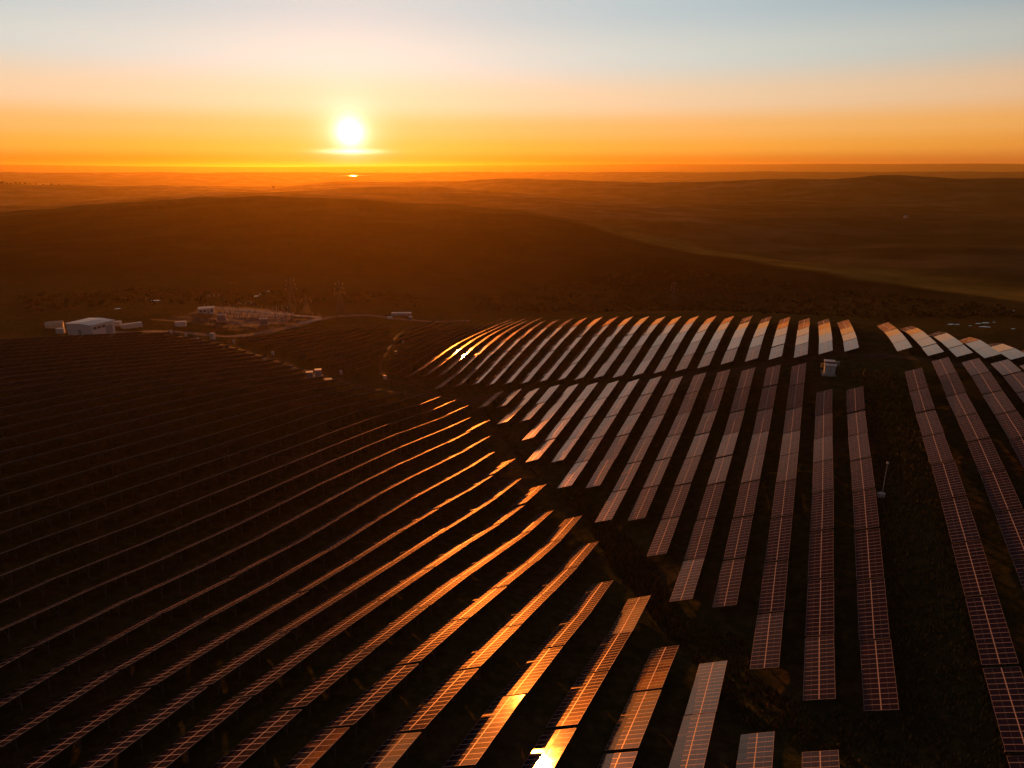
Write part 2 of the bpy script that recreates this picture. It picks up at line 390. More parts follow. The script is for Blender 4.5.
# the anti-reflex coat gives every reflection a warm cast; dust adds a broader sheen to the sharp one
TINT = (1.0, 0.73, 0.61, 1)
g1 = t.nodes.new('ShaderNodeBsdfGlossy'); g1.inputs['Color'].default_value = TINT
g2 = t.nodes.new('ShaderNodeBsdfGlossy'); g2.inputs['Color'].default_value = TINT; g2.inputs['Roughness'].default_value = 0.30
t.links.new(b.inputs['Roughness'].links[0].from_socket, g1.inputs['Roughness'])
for g_ in (g1, g2): t.links.new(vn.outputs[0], g_.inputs['Normal'])
gm = t.nodes.new('ShaderNodeMixShader'); gm.inputs[0].default_value = 0.085
t.links.new(g1.outputs[0], gm.inputs[1]); t.links.new(g2.outputs[0], gm.inputs[2])
fr_ = t.nodes.new('ShaderNodeFresnel'); fr_.inputs['IOR'].default_value = 1.46
t.links.new(vn.outputs[0], fr_.inputs['Normal'])
om = t.nodes.new('ShaderNodeMixShader')
t.links.new(fr_.outputs[0], om.inputs[0]); t.links.new(b.outputs[0], om.inputs[1]); t.links.new(gm.outputs[0], om.inputs[2])
t.links.new(om.outputs[0], t.nodes['Material Output'].inputs['Surface'])

def ground_mat(name):
    m, t, b = new_mat(name)
    geo = t.nodes.new('ShaderNodeNewGeometry')
    def nz(scale, detail=6, rough=0.6, kind='ShaderNodeTexNoise'):
        n = t.nodes.new(kind); n.inputs['Scale'].default_value = scale
        if kind == 'ShaderNodeTexNoise':
            n.inputs['Detail'].default_value = detail; n.inputs['Roughness'].default_value = rough
        t.links.new(geo.outputs['Position'], n.inputs['Vector'])
        return n
    fine = nz(0.55, 8, 0.7); mid = nz(0.06, 6, 0.6); big = nz(0.0045, 5, 0.55)
    fields = nz(0.0016, kind='ShaderNodeTexVoronoi')
    grass = ramp_node(t, fine.outputs[0], [(0.25, (0.018, 0.024, 0.008)), (0.5, (0.044, 0.050, 0.017)), (0.75, (0.10, 0.085, 0.032))])
    soil = ramp_node(t, fine.outputs[0], [(0.3, (0.045, 0.031, 0.016)), (0.7, (0.13, 0.088, 0.044))])
    mk = ramp_node(t, mid.outputs[0], [(0.50, (0, 0, 0)), (0.66, (1, 1, 1))])
    near = mix_node(t, mk, grass, soil)
    # far land: pasture, ploughed and scrub patches
    fcol = ramp_node(t, fields.outputs['Color'], [(0.0, (0.032, 0.035, 0.014)), (0.35, (0.050, 0.046, 0.020)), (0.6, (0.042, 0.030, 0.018)), (0.85, (0.066, 0.052, 0.028))], 'CONSTANT')
    scrub = ramp_node(t, nz(0.03, 7, 0.65).outputs[0], [(0.48, (1, 1, 1)), (0.60, (0.45, 0.42, 0.40))])
    fcol = mix_node(t, 0.7, fcol, scrub, 'MULTIPLY')
    fcol = mix_node(t, ramp_node(t, big.outputs[0], [(0.4, (0, 0, 0)), (0.6, (1, 1, 1))]), fcol, near)
    ln = t.nodes.new('ShaderNodeVectorMath'); ln.operation = 'LENGTH'
    t.links.new(geo.outputs['Position'], ln.inputs[0])
    mr = t.nodes.new('ShaderNodeMapRange'); mr.inputs[1].default_value = 380; mr.inputs[2].default_value = 520
    t.links.new(ln.outputs['Value'], mr.inputs[0])
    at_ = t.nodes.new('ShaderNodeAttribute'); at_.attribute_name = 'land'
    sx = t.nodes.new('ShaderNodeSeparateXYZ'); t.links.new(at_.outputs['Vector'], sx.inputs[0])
    sunlit_spur = ramp_node(t, nz(0.018, 8, 0.65).outputs[0], [(0.32, (0.085, 0.080, 0.020)), (0.68, (0.25, 0.205, 0.055))])  # lighter grass colour, painting low sunlight onto the spur
    haze_pale = ramp_node(t, nz(0.006, 7, 0.6).outputs[0], [(0.38, (0.028, 0.028, 0.012)), (0.50, (0.105, 0.082, 0.040)), (0.62, (0.22, 0.17, 0.09))])  # mottled fields, paled in colour to stand for haze and grazing light
    fcol = mix_node(t, sx.outputs[0], fcol, haze_pale)
    fcol = mix_node(t, sx.outputs[1], fcol, sunlit_spur)
    fcol = mix_node(t, math_node(t, 'MULTIPLY', sx.outputs[2], 0.85), fcol, ramp_node(t, nz(0.011, 8, 0.7).outputs[0], [(0.38, (0.006, 0.007, 0.003)), (0.5, (0.017, 0.018, 0.008)), (0.63, (0.040, 0.036, 0.016))]))  # shade of the near hill face painted as a darker ground colour
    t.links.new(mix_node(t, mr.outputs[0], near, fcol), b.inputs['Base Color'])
    b.inputs['Roughness'].default_value = 1.0
    b.inputs['Specular IOR Level'].default_value = 0.0
    bp = t.nodes.new('ShaderNodeBump'); bp.inputs['Strength'].default_value = 0.9; bp.inputs['Distance'].default_value = 0.5
    t.links.new(fine.outputs[0], bp.inputs['Height'])
    bp2 = t.nodes.new('ShaderNodeBump'); bp2.inputs['Strength'].default_value = 0.35; bp2.inputs['Distance'].default_value = 2.5
    t.links.new(nz(0.05, 6, 0.6).outputs[0], bp2.inputs['Height']); t.links.new(bp.outputs[0], bp2.inputs['Normal'])
    t.links.new(bp2.outputs[0], b.inputs['Normal'])
    return m
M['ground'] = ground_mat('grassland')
M['gravel'] = simple('gravel', (0.20, 0.15, 0.12), 0.95, spec=0.05, var=0.3, scale=0.8)
M['track'] = simple('dirt_track', (0.065, 0.046, 0.028), 0.95, spec=0.05, var=0.35, scale=0.6)
m, t, b = new_mat('water')
b.inputs['Base Color'].default_value = (0.01, 0.012, 0.012, 1); b.inputs['Roughness'].default_value = 0.06; b.inputs['IOR'].default_value = 1.33
wz = t.nodes.new('ShaderNodeTexNoise'); wz.inputs['Scale'].default_value = 0.7; wz.inputs['Detail'].default_value = 4
tcw = t.nodes.new('ShaderNodeTexCoord'); t.links.new(tcw.outputs['Object'], wz.inputs['Vector'])
bw_ = t.nodes.new('ShaderNodeBump'); bw_.inputs['Strength'].default_value = 0.08; bw_.inputs['Distance'].default_value = 0.1
t.links.new(wz.outputs[0], bw_.inputs['Height']); t.links.new(bw_.outputs[0], b.inputs['Normal'])
M['water'] = m
m, t, b = new_mat('dry_grass')
oi = t.nodes.new('ShaderNodeNewGeometry')
t.links.new(ramp_node(t, oi.outputs['Random Per Island'], [(0.0, (0.035, 0.036, 0.010)), (0.45, (0.09, 0.066, 0.021)), (1.0, (0.22, 0.15, 0.05))]), b.inputs['Base Color'])
b.inputs['Roughness'].default_value = 0.9; b.inputs['Specular IOR Level'].default_value = 0.1
M['dry_grass'] = m
m, t, b = new_mat('leaves')
oi = t.nodes.new('ShaderNodeNewGeometry')
t.links.new(ramp_node(t, oi.outputs['Random Per Island'], [(0.0, (0.018, 0.024, 0.008)), (0.6, (0.038, 0.042, 0.014)), (1.0, (0.065, 0.055, 0.02))]), b.inputs['Base Color'])
b.inputs['Roughness'].default_value = 0.9; b.inputs['Specular IOR Level'].default_value = 0.1
M['leaves'] = m

# ------------------------------------------------------------------ object helpers
class MB:
    """collects simple shapes into one mesh"""
    def __init__(self):
        self.bm = bmesh.new()
        self.mi = 0
    def _fin(self, verts, mtx, bevel=0.0):
        bmesh.ops.transform(self.bm, matrix=mtx, verts=verts)
        for v in verts:
            for f in v.link_faces: f.material_index = self.mi
    def box(self, c, s, rot=None):
        r_ = bmesh.ops.create_cube(self.bm, size=1.0)
        mtx = Matrix.Translation(c) @ (rot or Matrix.Identity(4)) @ Matrix.Diagonal((s[0], s[1], s[2], 1))
        self._fin(r_['verts'], mtx)
        return self
    def bar(self, p, q, w, h=None):
        p, q = Vector(p), Vector(q); d = q - p
        rot = d.to_track_quat('X', 'Z').to_matrix().to_4x4()
        return self.box((p + q) / 2, (d.length, w, h or w), rot)
    def tube(self, p, q, r0, r1=None, seg=10):
        p, q = Vector(p), Vector(q); d = q - p
        r_ = bmesh.ops.create_cone(self.bm, cap_ends=True, segments=seg, radius1=r0, radius2=r0 if r1 is None else r1, depth=d.length)
        mtx = Matrix.Translation((p + q) / 2) @ d.to_track_quat('Z', 'Y').to_matrix().to_4x4()
        self._fin(r_['verts'], mtx)
        return self
    def ball(self, c, s, sub=2):
        r_ = bmesh.ops.create_icosphere(self.bm, subdivisions=sub, radius=1.0)
        self._fin(r_['verts'], Matrix.Translation(c) @ Matrix.Diagonal((s[0], s[1], s[2], 1)))
        return self
    def poly(self, pts, h0, h1):
        """extruded outline (list of xy) from h0 to h1"""
        lo = [self.bm.verts.new((p[0], p[1], h0)) for p in pts]; hi = [self.bm.verts.new((p[0], p[1], h1)) for p in pts]
        n = len(pts); fs = [self.bm.faces.new(hi), self.bm.faces.new(list(reversed(lo)))]
        for i in range(n): fs.append(self.bm.faces.new((lo[i], lo[(i + 1) % n], hi[(i + 1) % n], hi[i])))
        for f in fs: f.material_index = self.mi
        return self
    def mesh(self, name, mats):
        me = bpy.data.meshes.new(name)
        bmesh.ops.recalc_face_normals(self.bm, faces=self.bm.faces)
        self.bm.to_mesh(me); self.bm.free()
        for m_ in (mats if isinstance(mats, (list, tuple)) else [mats]): me.materials.append(m_)
        return me
    def build(self, name, mats, parent=None):
        return link(name, self.mesh(name, mats), parent)

def link(name, me, parent=None):
    o = bpy.data.objects.new(name, me); COL.objects.link(o)
    if parent is not None: o.parent = parent
    return o
def tag(o, label=None, cat=None, group=None, kind=None):
    if label: o['label'] = label
    if cat: o['category'] = cat
    if group: o['group'] = group
    if kind: o['kind'] = kind
    return o
def thing(name, label, cat, loc, rz=0.0, group=None):
    o = bpy.data.objects.new(name, None); COL.objects.link(o)
    o.empty_display_size = 0.5
    o.location = loc; o.rotation_euler = (0, 0, rz)
    return tag(o, label, cat, group)
def copy_tree(o, parent=None):
    c = o.copy(); COL.objects.link(c)
    if parent is not None: c.parent = parent
    for ch in list(o.children): copy_tree(ch, c)
    return c
ORD1 = ['', 'first', 'second', 'third', 'fourth', 'fifth', 'sixth', 'seventh', 'eighth', 'ninth', 'tenth', 'eleventh', 'twelfth', 'thirteenth', 'fourteenth',
        'fifteenth', 'sixteenth', 'seventeenth', 'eighteenth', 'nineteenth']
TENS = {2: 'twent', 3: 'thirt', 4: 'fort', 5: 'fift', 6: 'sixt'}
def ordinal(n):
    if n < 20: return ORD1[n]
    t_, u_ = divmod(n, 10)
    return TENS[t_] + 'ieth' if u_ == 0 else TENS[t_] + 'y-' + ORD1[u_]

# ------------------------------------------------------------------ ground sheet
def polar_sheet():
    rad = [6.0]
    while rad[-1] < 44000: rad.append(rad[-1] * (1.020 if rad[-1] < 60 else 1.0125 if rad[-1] < 700 else 1.016))
    rad = np.array(rad)
    ang = [-62.0]
    while ang[-1] < 62.0: ang.append(ang[-1] + 0.32)
    while ang[-1] < 298.0 - 4: ang.append(ang[-1] + 4.0)
    ang = np.radians(np.array(ang))
    A_, R_ = np.meshgrid(ang, rad)
    x = (R_ * np.sin(A_)).ravel(); y = (R_ * np.cos(A_)).ravel()
    z = ground_z(x, y)
    nr, na = len(rad), len(ang)
    verts = np.column_stack([x, y, z])
    i0 = (np.arange(nr - 1)[:, None] * na + np.arange(na)[None]).ravel()
    nx = (np.arange(nr - 1)[:, None] * na + (np.arange(na)[None] + 1) % na).ravel()
    faces = np.column_stack([i0, i0 + na, nx + na, nx])
    # centre cap
    verts = np.vstack([verts, [[0, 0, gz(0.01, 0.01)]]])
    me = bpy.data.meshes.new('ground')
    fl = faces.tolist() + [[len(verts) - 1, k, (k + 1) % na] for k in range(na)]
    me.from_pydata(verts.tolist(), [], fl)
    me.polygons.foreach_set('use_smooth', [True] * len(me.polygons))
    # painted tones: x = haze-paled fields, y = sunlit spur, z = shaded near hill
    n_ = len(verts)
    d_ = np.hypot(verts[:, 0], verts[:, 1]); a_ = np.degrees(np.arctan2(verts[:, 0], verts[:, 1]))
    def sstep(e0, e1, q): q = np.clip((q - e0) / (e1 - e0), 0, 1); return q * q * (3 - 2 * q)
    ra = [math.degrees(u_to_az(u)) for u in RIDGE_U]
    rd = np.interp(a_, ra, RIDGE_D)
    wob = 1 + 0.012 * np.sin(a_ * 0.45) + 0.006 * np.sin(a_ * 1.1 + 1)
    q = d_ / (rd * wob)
    haze_pale = sstep(1.15, 1.35, q) * (0.5 + 0.5 * sstep(25, 5, a_)) * (0.75 + 0.25 * np.sin(d_ / 330 + a_ * 0.21))
    sunlit_spur = sstep(0.975, 1.03, q) * sstep(1.36, 1.03, q) * sstep(3.5, 9, a_)
    hill_shade = sstep(560, 640, d_) * sstep(1.03, 0.985, q)
    land = np.column_stack([haze_pale, sunlit_spur, hill_shade]).astype(np.float32)
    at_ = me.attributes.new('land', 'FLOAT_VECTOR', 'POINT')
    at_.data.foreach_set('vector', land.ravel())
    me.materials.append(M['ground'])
    return link('ground', me)
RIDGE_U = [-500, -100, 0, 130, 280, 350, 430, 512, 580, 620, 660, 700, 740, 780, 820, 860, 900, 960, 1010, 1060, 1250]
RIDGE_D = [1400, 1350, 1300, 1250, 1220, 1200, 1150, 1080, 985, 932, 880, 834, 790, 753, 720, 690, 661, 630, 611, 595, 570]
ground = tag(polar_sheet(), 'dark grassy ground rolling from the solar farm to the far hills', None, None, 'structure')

# ------------------------------------------------------------------ the hazy air
def haze_box():
    lo = float(min(v.co.z for v in ground.data.vertices)) - 1.0
    hi = float(max(v.co.z for v in ground.data.vertices)) + 4.0
    mb = MB(); S_ = 92000.0
    mb.box((0, 0, (lo + hi) / 2), (S_, S_, hi - lo))
    m_ = bpy.data.materials.new('hazy_air'); m_.use_nodes = True
    t_ = m_.node_tree; t_.nodes.clear()
    v_ = t_.nodes.new('ShaderNodeVolumePrincipled')
    v_.inputs['Color'].default_value = (1.0, 0.64, 0.12, 1)
    v_.inputs['Density'].default_value = HAZE
    v_.inputs['Anisotropy'].default_value = 0.68
    o_ = t_.nodes.new('ShaderNodeOutputMaterial'); t_.links.new(v_.outputs[0], o_.inputs['Volume'])
    return tag(mb.build('haze', m_), 'thin golden haze lying over the whole landscape', None, None, 'stuff')
HAZE = 0.000042
haze_box()

# ------------------------------------------------------------------ solar rows
random.seed(11)
TL, TW, TILT = 13.78, 4.12, R(24.0)
PITCH_T = 14.32
ct, st_ = math.cos(TILT), math.sin(TILT)
RY = Matrix.Rotation(-TILT, 4, 'X')             # low edge on +y (left), high edge on -y

def supports_into(mb, x, drop=0.9):
    """one braced trestle: rear and front post, rafter and strut"""
    yf, yr = 1.15, -1.15
    zf, zr = MID - yf * math.tan(TILT) - 0.16, MID - yr * math.tan(TILT) - 0.16
    mb.bar((x, yf, -drop), (x, yf, zf), 0.09, 0.09)
    mb.bar((x, yr, -drop), (x, yr, zr), 0.10, 0.10)
    mb.bar((x, 1.75, MID - 1.75 * math.tan(TILT) - 0.13), (x, -1.75, MID + 1.75 * math.tan(TILT) - 0.13), 0.08, 0.10)
    mb.bar((x, yr, 0.55), (x, 0.35, MID - 0.35 * math.tan(TILT) - 0.16), 0.07, 0.07)

def panel_mesh(with_supports):
    mb = MB()
    bm = mb.bm
    mt = Matrix.Translation((0, 0, MID)) @ RY
    mb.mi = 1
    r_ = bmesh.ops.create_cube(bm, size=1.0)
    bmesh.ops.transform(bm, matrix=mt @ Matrix.Diagonal((TL, TW, 0.04, 1)), verts=r_['verts'])
    uvl = bm.loops.layers.uv.new('UVMap')
    bm.normal_update()
    up = mt.to_3x3() @ Vector((0, 0, 1)); inv = mt.inverted()
    for f in bm.faces:
        dn = f.normal.dot(up)
        f.material_index = 0 if dn > 0.9 else 2 if dn < -0.9 else 1
        for lp in f.loops:
            q = inv @ lp.vert.co; lp[uvl].uv = (q.x, q.y)
    for y in (-1.45, -0.55, 0.55, 1.45):        # purlins under the modules
        mb.mi = 3
        c = mt @ Vector((0, y, -0.065))
        mb.box(c, (TL - 0.1, 0.06, 0.08), RY)
    mb.mi = 3
    if with_supports:
        for x in (-5.25, -1.75, 1.75, 5.25): supports_into(mb, x)
    me = mb.mesh('panel_table', [M['glass'], M['alu'], M['backsheet'], M['galv']])
    return me
ME_NEAR = panel_mesh(False)
ME_FAR = panel_mesh(True)
_s = MB(); supports_into(_s, 0.0)
ME_SUP = _s.mesh('trestle', [M['galv']])
HEAD = math.pi / 2 - AZ

def proj(o, a):
    p = EO * o + EA * a
    z = float(z_table([o], [a])[0])
    c, s = math.cos(PITCH), math.sin(PITCH)
    d = p.y * c - z * s
    if d < 4: return None
    return 512 + FPX * p.x / d, 384 - FPX * (p.y * s + z * c) / d

def solar_row(o, a0, n, label, group, near=False, cat='solar row', vmin=0, roll=0.0, pitch_at=None, pmax=None):
    """n tables starting at the near end a0"""
    ts = []
    a = a0
    for k in range(n):
        # centre of the table half a pitch further along the slope
        s0 = float((z_table([o], [a + 8])[0] - z_table([o], [a])[0]) / 8)
        step = PITCH_T / math.sqrt(1 + s0 * s0)
        am = a + step / 2
        s1 = float((z_table([o], [a + step])[0] - z_table([o], [a])[0]) / step)
        zm = float(z_table([o], [a])[0] + z_table([o], [a + step])[0]) / 2
        if vmin and ts and proj(o, a + step)[1] < vmin: break
        ts.append((am, zm, s1)); a += step
    ac = (ts[0][0] + ts[-1][0]) / 2
    p = EO * o + EA * ac
    zb = float(z_table([o], [ac])[0]) - MID + ZC
    root = thing('solar_row', label, cat, (p.x, p.y, zb), HEAD, group)
    for am, zm, s1 in ts:
        e = link('panel_table', ME_NEAR if near else ME_FAR, root)
        e.location = (am - ac, random.gauss(0, 0.03), zm - MID + ZC - zb + random.gauss(0, 0.045))
        pit = math.atan(s1) + random.gauss(0, 0.0055)
        if pmax is not None and am > ts[-1][0] - 20: pit = min(pit, pmax + random.gauss(0, 0.004))
        rol = roll + random.gauss(0, 0.006)
        if pitch_at and abs(am - pitch_at) < 7.2:
            # this table happens to throw the low sun straight at the viewer
            hv = (SUN - (EO * o + EA * am + Vector((0, 0, zm))).normalized()).normalized()
            na, no_ = hv.dot(EA), hv.dot(EO)
            pit = math.atan2(-na, hv.z)
            rol = TILT - math.atan2(-no_, math.hypot(hv.z, na))
        e.rotation_euler = (rol, -pit, random.gauss(0, 0.002))
        if near:
            for x in (-5.25, -1.75, 1.75, 5.25):
                q = link('trestle', ME_SUP, e)
                q.location = (x, 0, 0)
    return root

OR = [15.4, 8.16, 1.08, -6.13, -13.29, -20.59, -27.89, -35.01, -42.18, -49.23, -56.19, -63.13, -69.98, -76.8, -83.53, -90.19, -96.79,
      -103.45, -109.99, -116.2, -122.33, -128.36, -134.3, -140.39, -146.6, -152.88, -159.28, -165.89, -172.69, -179.55, -186.3, -193.0]
OZ = [29.75, 37.23, 44.57, 51.54, 57.99, 64.6, 71.2]
OL = [8.12, 1.12, -5.94, -13.02, -20.21, -27.45, -34.69, -41.85, -48.89, -55.79, -62.58, -69.31, -76.13, -82.98, -89.85, -96.67, -103.46,
      -110.24, -117.01, -123.75, -130.45, -137.14, -143.82, -150.49, -157.16, -163.82, -170.47, -177.1, -183.74, -190.37, -197.0, -203.63,
      -210.26, -216.88, -223.5, -230.13, -236.77, -243.42, -250.07, -256.72, -263.38, -270.0, -276.7, -283.4, -290.1]
GROW = 'rows of tilted solar panels'

# nearer right-hand field: (near end, number of tables), first row is the one beside the mast strip
LOW = [(84, 8), (84, 8), (89, 9), (104, 8), (104, 8), (119, 7), (133, 6), (132, 6), (148, 5), (147, 5), (161, 4), (160, 4), (174, 3), (188, 2), (186, 2), (200, 1), (199, 1)]
NUM = ['', 'one', 'two', 'three', 'four', 'five', 'six', 'seven', 'eight', 'nine', 'ten', 'eleven', 'twelve', 'thirteen', 'fourteen', 'fifteen']
for k, (a0, n) in enumerate(LOW):
    solar_row(OR[k], a0, n, f'{NUM[n]}-table solar row below the hill track, {ordinal(k + 1)} to the left of the mast strip', GROW, near=a0 < 130)
LOWZ = [(52, 11), (62, 11), (91, 9), (120, 7), (148, 5), (163, 4)]
for k, (a0, n) in enumerate(LOWZ):
    solar_row(OZ[k], a0, n, f'long solar row below the hill track, {ordinal(k + 1)} to the right of the mast strip', GROW, near=k < 2)
# crest field beyond the hill track
UPA = [229, 226, 224, 224, 225, 225, 224, 224, 224, 223, 223, 223, 222, 222, 221, 220, 220, 219, 219.5, 217, 213, 226, 225, 222]
for k, a0 in enumerate(UPA):
    n = 5 if k < 17 else 7
    solar_row(OR[k], a0, n, f'solar row arching over the hill crest, {ordinal(k + 1)} to the left of the white-roofed kiosk gap', GROW, vmin=0 if k < 15 else 318.5)
for k, a0 in enumerate([230, 225, 226.5, 227, 228, 229, 230]):
    solar_row(OZ[k], a0, 5, f'gold-tipped solar row on the hill crest, {ordinal(k + 1)} to the right of the kiosk gap', GROW)

def oa(p): return (p.x * CA - p.y * SA, p.x * SA + p.y * CA)
def cross(poly, o):
    """a-values where the closed outline (o, a) crosses the row line o"""
    out = []
    for i in range(len(poly)):
        (o0, a0), (o1, a1) = poly[i], poly[(i + 1) % len(poly)]
        if (o0 - o) * (o1 - o) < 0: out.append(a0 + (a1 - a0) * (o - o0) / (o1 - o0))
    return sorted(out)
# shaded flank of the crest field
LEFTEDGE = [oa(at(u, v)) for u, v in ((412, 377), (396, 377), (387, 367), (395, 353), (400, 338), (416, 329), (440, 322.5))]
FLANK = [(OR[23] + 1, LEFTEDGE[0][1])] + LEFTEDGE + [(OR[23] + 1, LEFTEDGE[-1][1] + 40)]
for k in range(24, 32):
    cs = cross(FLANK, OR[k])
    if len(cs) < 2: continue
    n = int(round((cs[-1] - cs[0]) / 14.2))
    if n < 1: continue
    solar_row(OR[k], cs[0], n, f'unlit solar row on the shaded hill flank, {ordinal(k - 23)} left of the glinting rows', GROW, vmin=321, roll=-0.17)

# left-hand field
TOPA = [74, 74, 88, 89, 103, 105, 121, 133.5, 134, 148, 148, 160, 161, 173, 188, 187, 200]
TRACK_PX = [(120, 336), (170, 335.5), (205, 341), (229, 346.5), (262, 357), (292, 366), (318, 375), (345, 382), (385, 391), (440, 398), (468, 403)]
TRACK = [at(u, v) for u, v in TRACK_PX]
TRACK_OA = [oa(p) for p in TRACK]
def track_a(o):
    cs = []
    for i in range(len(TRACK_OA) - 1):
        (o0, a0), (o1, a1) = TRACK_OA[i], TRACK_OA[i + 1]
        if (o0 - o) * (o1 - o) <= 0: cs.append(a0 + (a1 - a0) * (o - o0) / (o1 - o0))
    return cs[0] if cs else None
LABN = 0
for k, o in enumerate(OL):
    if k < len(TOPA): a1 = TOPA[k] - (1.2 if k > 6 else 0.0)
    else:
        a1 = track_a(o)
        if a1 is None: continue
        a1 -= 5
    n = 0; a = a1
    while n < 24:
        q = proj(o, a - 14)
        n += 1; a -= 14.0
        if q is None or q[0] < -25 or q[1] > 800: break
    if a < 10: n = max(1, n - 1)
    # march down from the far end so that this end stays where it is
    a = a1
    for _ in range(n):
        s0 = float((z_table([o], [a])[0] - z_table([o], [a - 8])[0]) / 8)
        a -= PITCH_T / math.sqrt(1 + s0 * s0)
    if k < 12: lab = f'orange-lit solar row in the near left field, {ordinal(k + 1)} from the bottom right corner'
    elif k < 18: lab = f'thin copper-edged solar row in the left field, {ordinal(k + 1)} from bottom right corner'
    else: lab = f'dark solar row in the shaded left field, {ordinal(k + 1)} from bottom right corner'
    solar_row(o, a, n, lab, GROW, near=k < 18, pitch_at=55 if k == 4 else None, pmax=-0.10 if 8 < k < 19 else None)
# shaded block between the inverter track and the substation road
BLOCK = [oa(at(u, v)) for u, v in ((236, 341), (262, 349), (292, 358.5), (318, 367), (345, 375), (372, 380), (380, 366), (388, 350), (394, 338), (396, 326), (350, 323), (322, 322.5), (300, 328), (266, 335))]
for k in range(18, 60):
    o = -110.24 - 6.67 * (k - 17)
    cs = cross(BLOCK, o)
    if len(cs) < 2: continue
    n = int((cs[-1] - cs[0]) / 14.2)
    if n < 1: continue
    solar_row(o, cs[0], n, 'dark solar row in the shaded block between inverter track and substation road', 'dark solar rows below the substation')

# ------------------------------------------------------------------ tracks, pads, fields, water
def ribbon(name, pts, width, mat, lift, label, step=2.5):
    P = [Vector((p.x, p.y)) for p in pts]
    # Catmull-Rom through the points
    out = []
    for i in range(len(P) - 1):
        p0, p1, p2, p3 = P[max(i - 1, 0)], P[i], P[i + 1], P[min(i + 2, len(P) - 1)]
        n = max(2, int((p2 - p1).length / step))
        for k in range(n):
            t = k / n
            out.append(0.5 * ((2 * p1) + (p2 - p0) * t + (2 * p0 - 5 * p1 + 4 * p2 - p3) * t * t + (3 * p1 - p0 - 3 * p2 + p3) * t ** 3))
    out.append(P[-1])
    xs, ys = [], []
    m_ = 5
    for i, p in enumerate(out):
        d = (out[min(i + 1, len(out) - 1)] - out[max(i - 1, 0)]).normalized()
        nrm = Vector((-d.y, d.x))
        wob = width * (1 + 0.10 * math.sin(i * 0.9) + 0.06 * math.sin(i * 2.3))
        for k in range(m_):
            q = p + nrm * wob * (k / (m_ - 1) - 0.5)
            xs.append(q.x); ys.append(q.y)
    zs = ground_z(xs, ys) + lift
    vs = list(zip(xs, ys, zs.tolist()))
    fs = [(i * m_ + k, i * m_ + k + 1, (i + 1) * m_ + k + 1, (i + 1) * m_ + k) for i in range(len(out) - 1) for k in range(m_ - 1)]
    me = bpy.data.meshes.new(name); me.from_pydata(vs, [], fs); me.materials.append(mat)
    me.polygons.foreach_set('use_smooth', [True] * len(me.polygons))
    o = link(name, me)
    return tag(o, label, None, None, 'structure')

def patch(name, pts, mat, lift, label, cell=4.0):
    """terrain-following area inside an outline of world points"""
    P = [(p.x, p.y) for p in pts]
    def inside(x, y):
        c = False
        for i in range(len(P)):
            (x0, y0), (x1, y1) = P[i], P[i - 1]
            if (y0 > y) != (y1 > y) and x < (x1 - x0) * (y - y0) / (y1 - y0) + x0: c = not c
        return c
    x0, x1 = min(p[0] for p in P), max(p[0] for p in P); y0, y1 = min(p[1] for p in P), max(p[1] for p in P)
    nx, ny = int((x1 - x0) / cell) + 2, int((y1 - y0) / cell) + 2
    gx = x0 + np.arange(nx) * cell; gy = y0 + np.arange(ny) * cell
    X, Y = np.meshgrid(gx, gy); Z = ground_z(X.ravel(), Y.ravel()) + lift
    fs = [(j * nx + i, j * nx + i + 1, (j + 1) * nx + i + 1, (j + 1) * nx + i) for j in range(ny - 1) for i in range(nx - 1)
          if inside(gx[i] + cell / 2, gy[j] + cell / 2)]
    me = bpy.data.meshes.new(name); me.from_pydata(list(zip(X.ravel().tolist(), Y.ravel().tolist(), Z.tolist())), [], fs); me.materials.append(mat)
    bm = bmesh.new(); bm.from_mesh(me)
    bmesh.ops.delete(bm, geom=[v for v in bm.verts if not v.link_faces], context='VERTS'); bm.to_mesh(me); bm.free()
    return tag(link(name, me), label, None, None, 'structure')

def A(*uv): return [at(u, v) for u, v in uv]

ribbon('dirt_track', A(*TRACK_PX[1:]), 2.2, M['track'], 0.10, 'dirt track running between the two shaded solar blocks')
ribbon('hill_track', A((470, 401), (520, 393), (600, 389), (690, 376), (760, 367), (830, 357), (905, 358), (985, 368), (1040, 374)), 4.5, M['track'], 0.10, 'dirt track crossing the hill between the two right-hand solar fields')
ribbon('flank_track', A((440, 398), (412, 386), (389, 379), (380, 366), (388, 350), (397, 336), (408, 328)), 1.6, M['track'], 0.10, 'dirt track bending round the shaded hill flank')
ribbon('road', A((110, 333), (150, 331.5), (177, 332), (222, 336.5), (245, 335.5), (272, 331), (300, 325), (320, 319.5), (338, 316.5), (370, 315.5), (400, 319), (430, 321.5), (470, 321)), 5.5, M['gravel'], 0.14, 'pale gravel road curving round the substation')
patch('yard', A((149, 320), (186, 315), (207, 307), (240, 307), (262, 308.5), (318, 318), (302, 324), (262, 330), (236, 331), (200, 324)), M['track'], 0.10, 'bare earth yard under the substation', 3.0)
patch('gravel_pad', A((208, 319), (228, 314.5), (262, 311), (300, 316), (285, 323), (250, 327), (226, 324)), M['gravel'], 0.22, 'grey gravel pad under the switchgear', 3.0)
ribbon('concrete_drive', A((238, 310.5), (270, 313), (298, 316), (314, 317.2), (319, 319), (311, 321.6), (299, 323.6)), 4.0, M['concrete'], 0.30, 'pale concrete drive looping along the substation fence')
def radial(u, d):
    a_ = u_to_az(u); return Vector((d * math.sin(a_), d * math.cos(a_), 0))
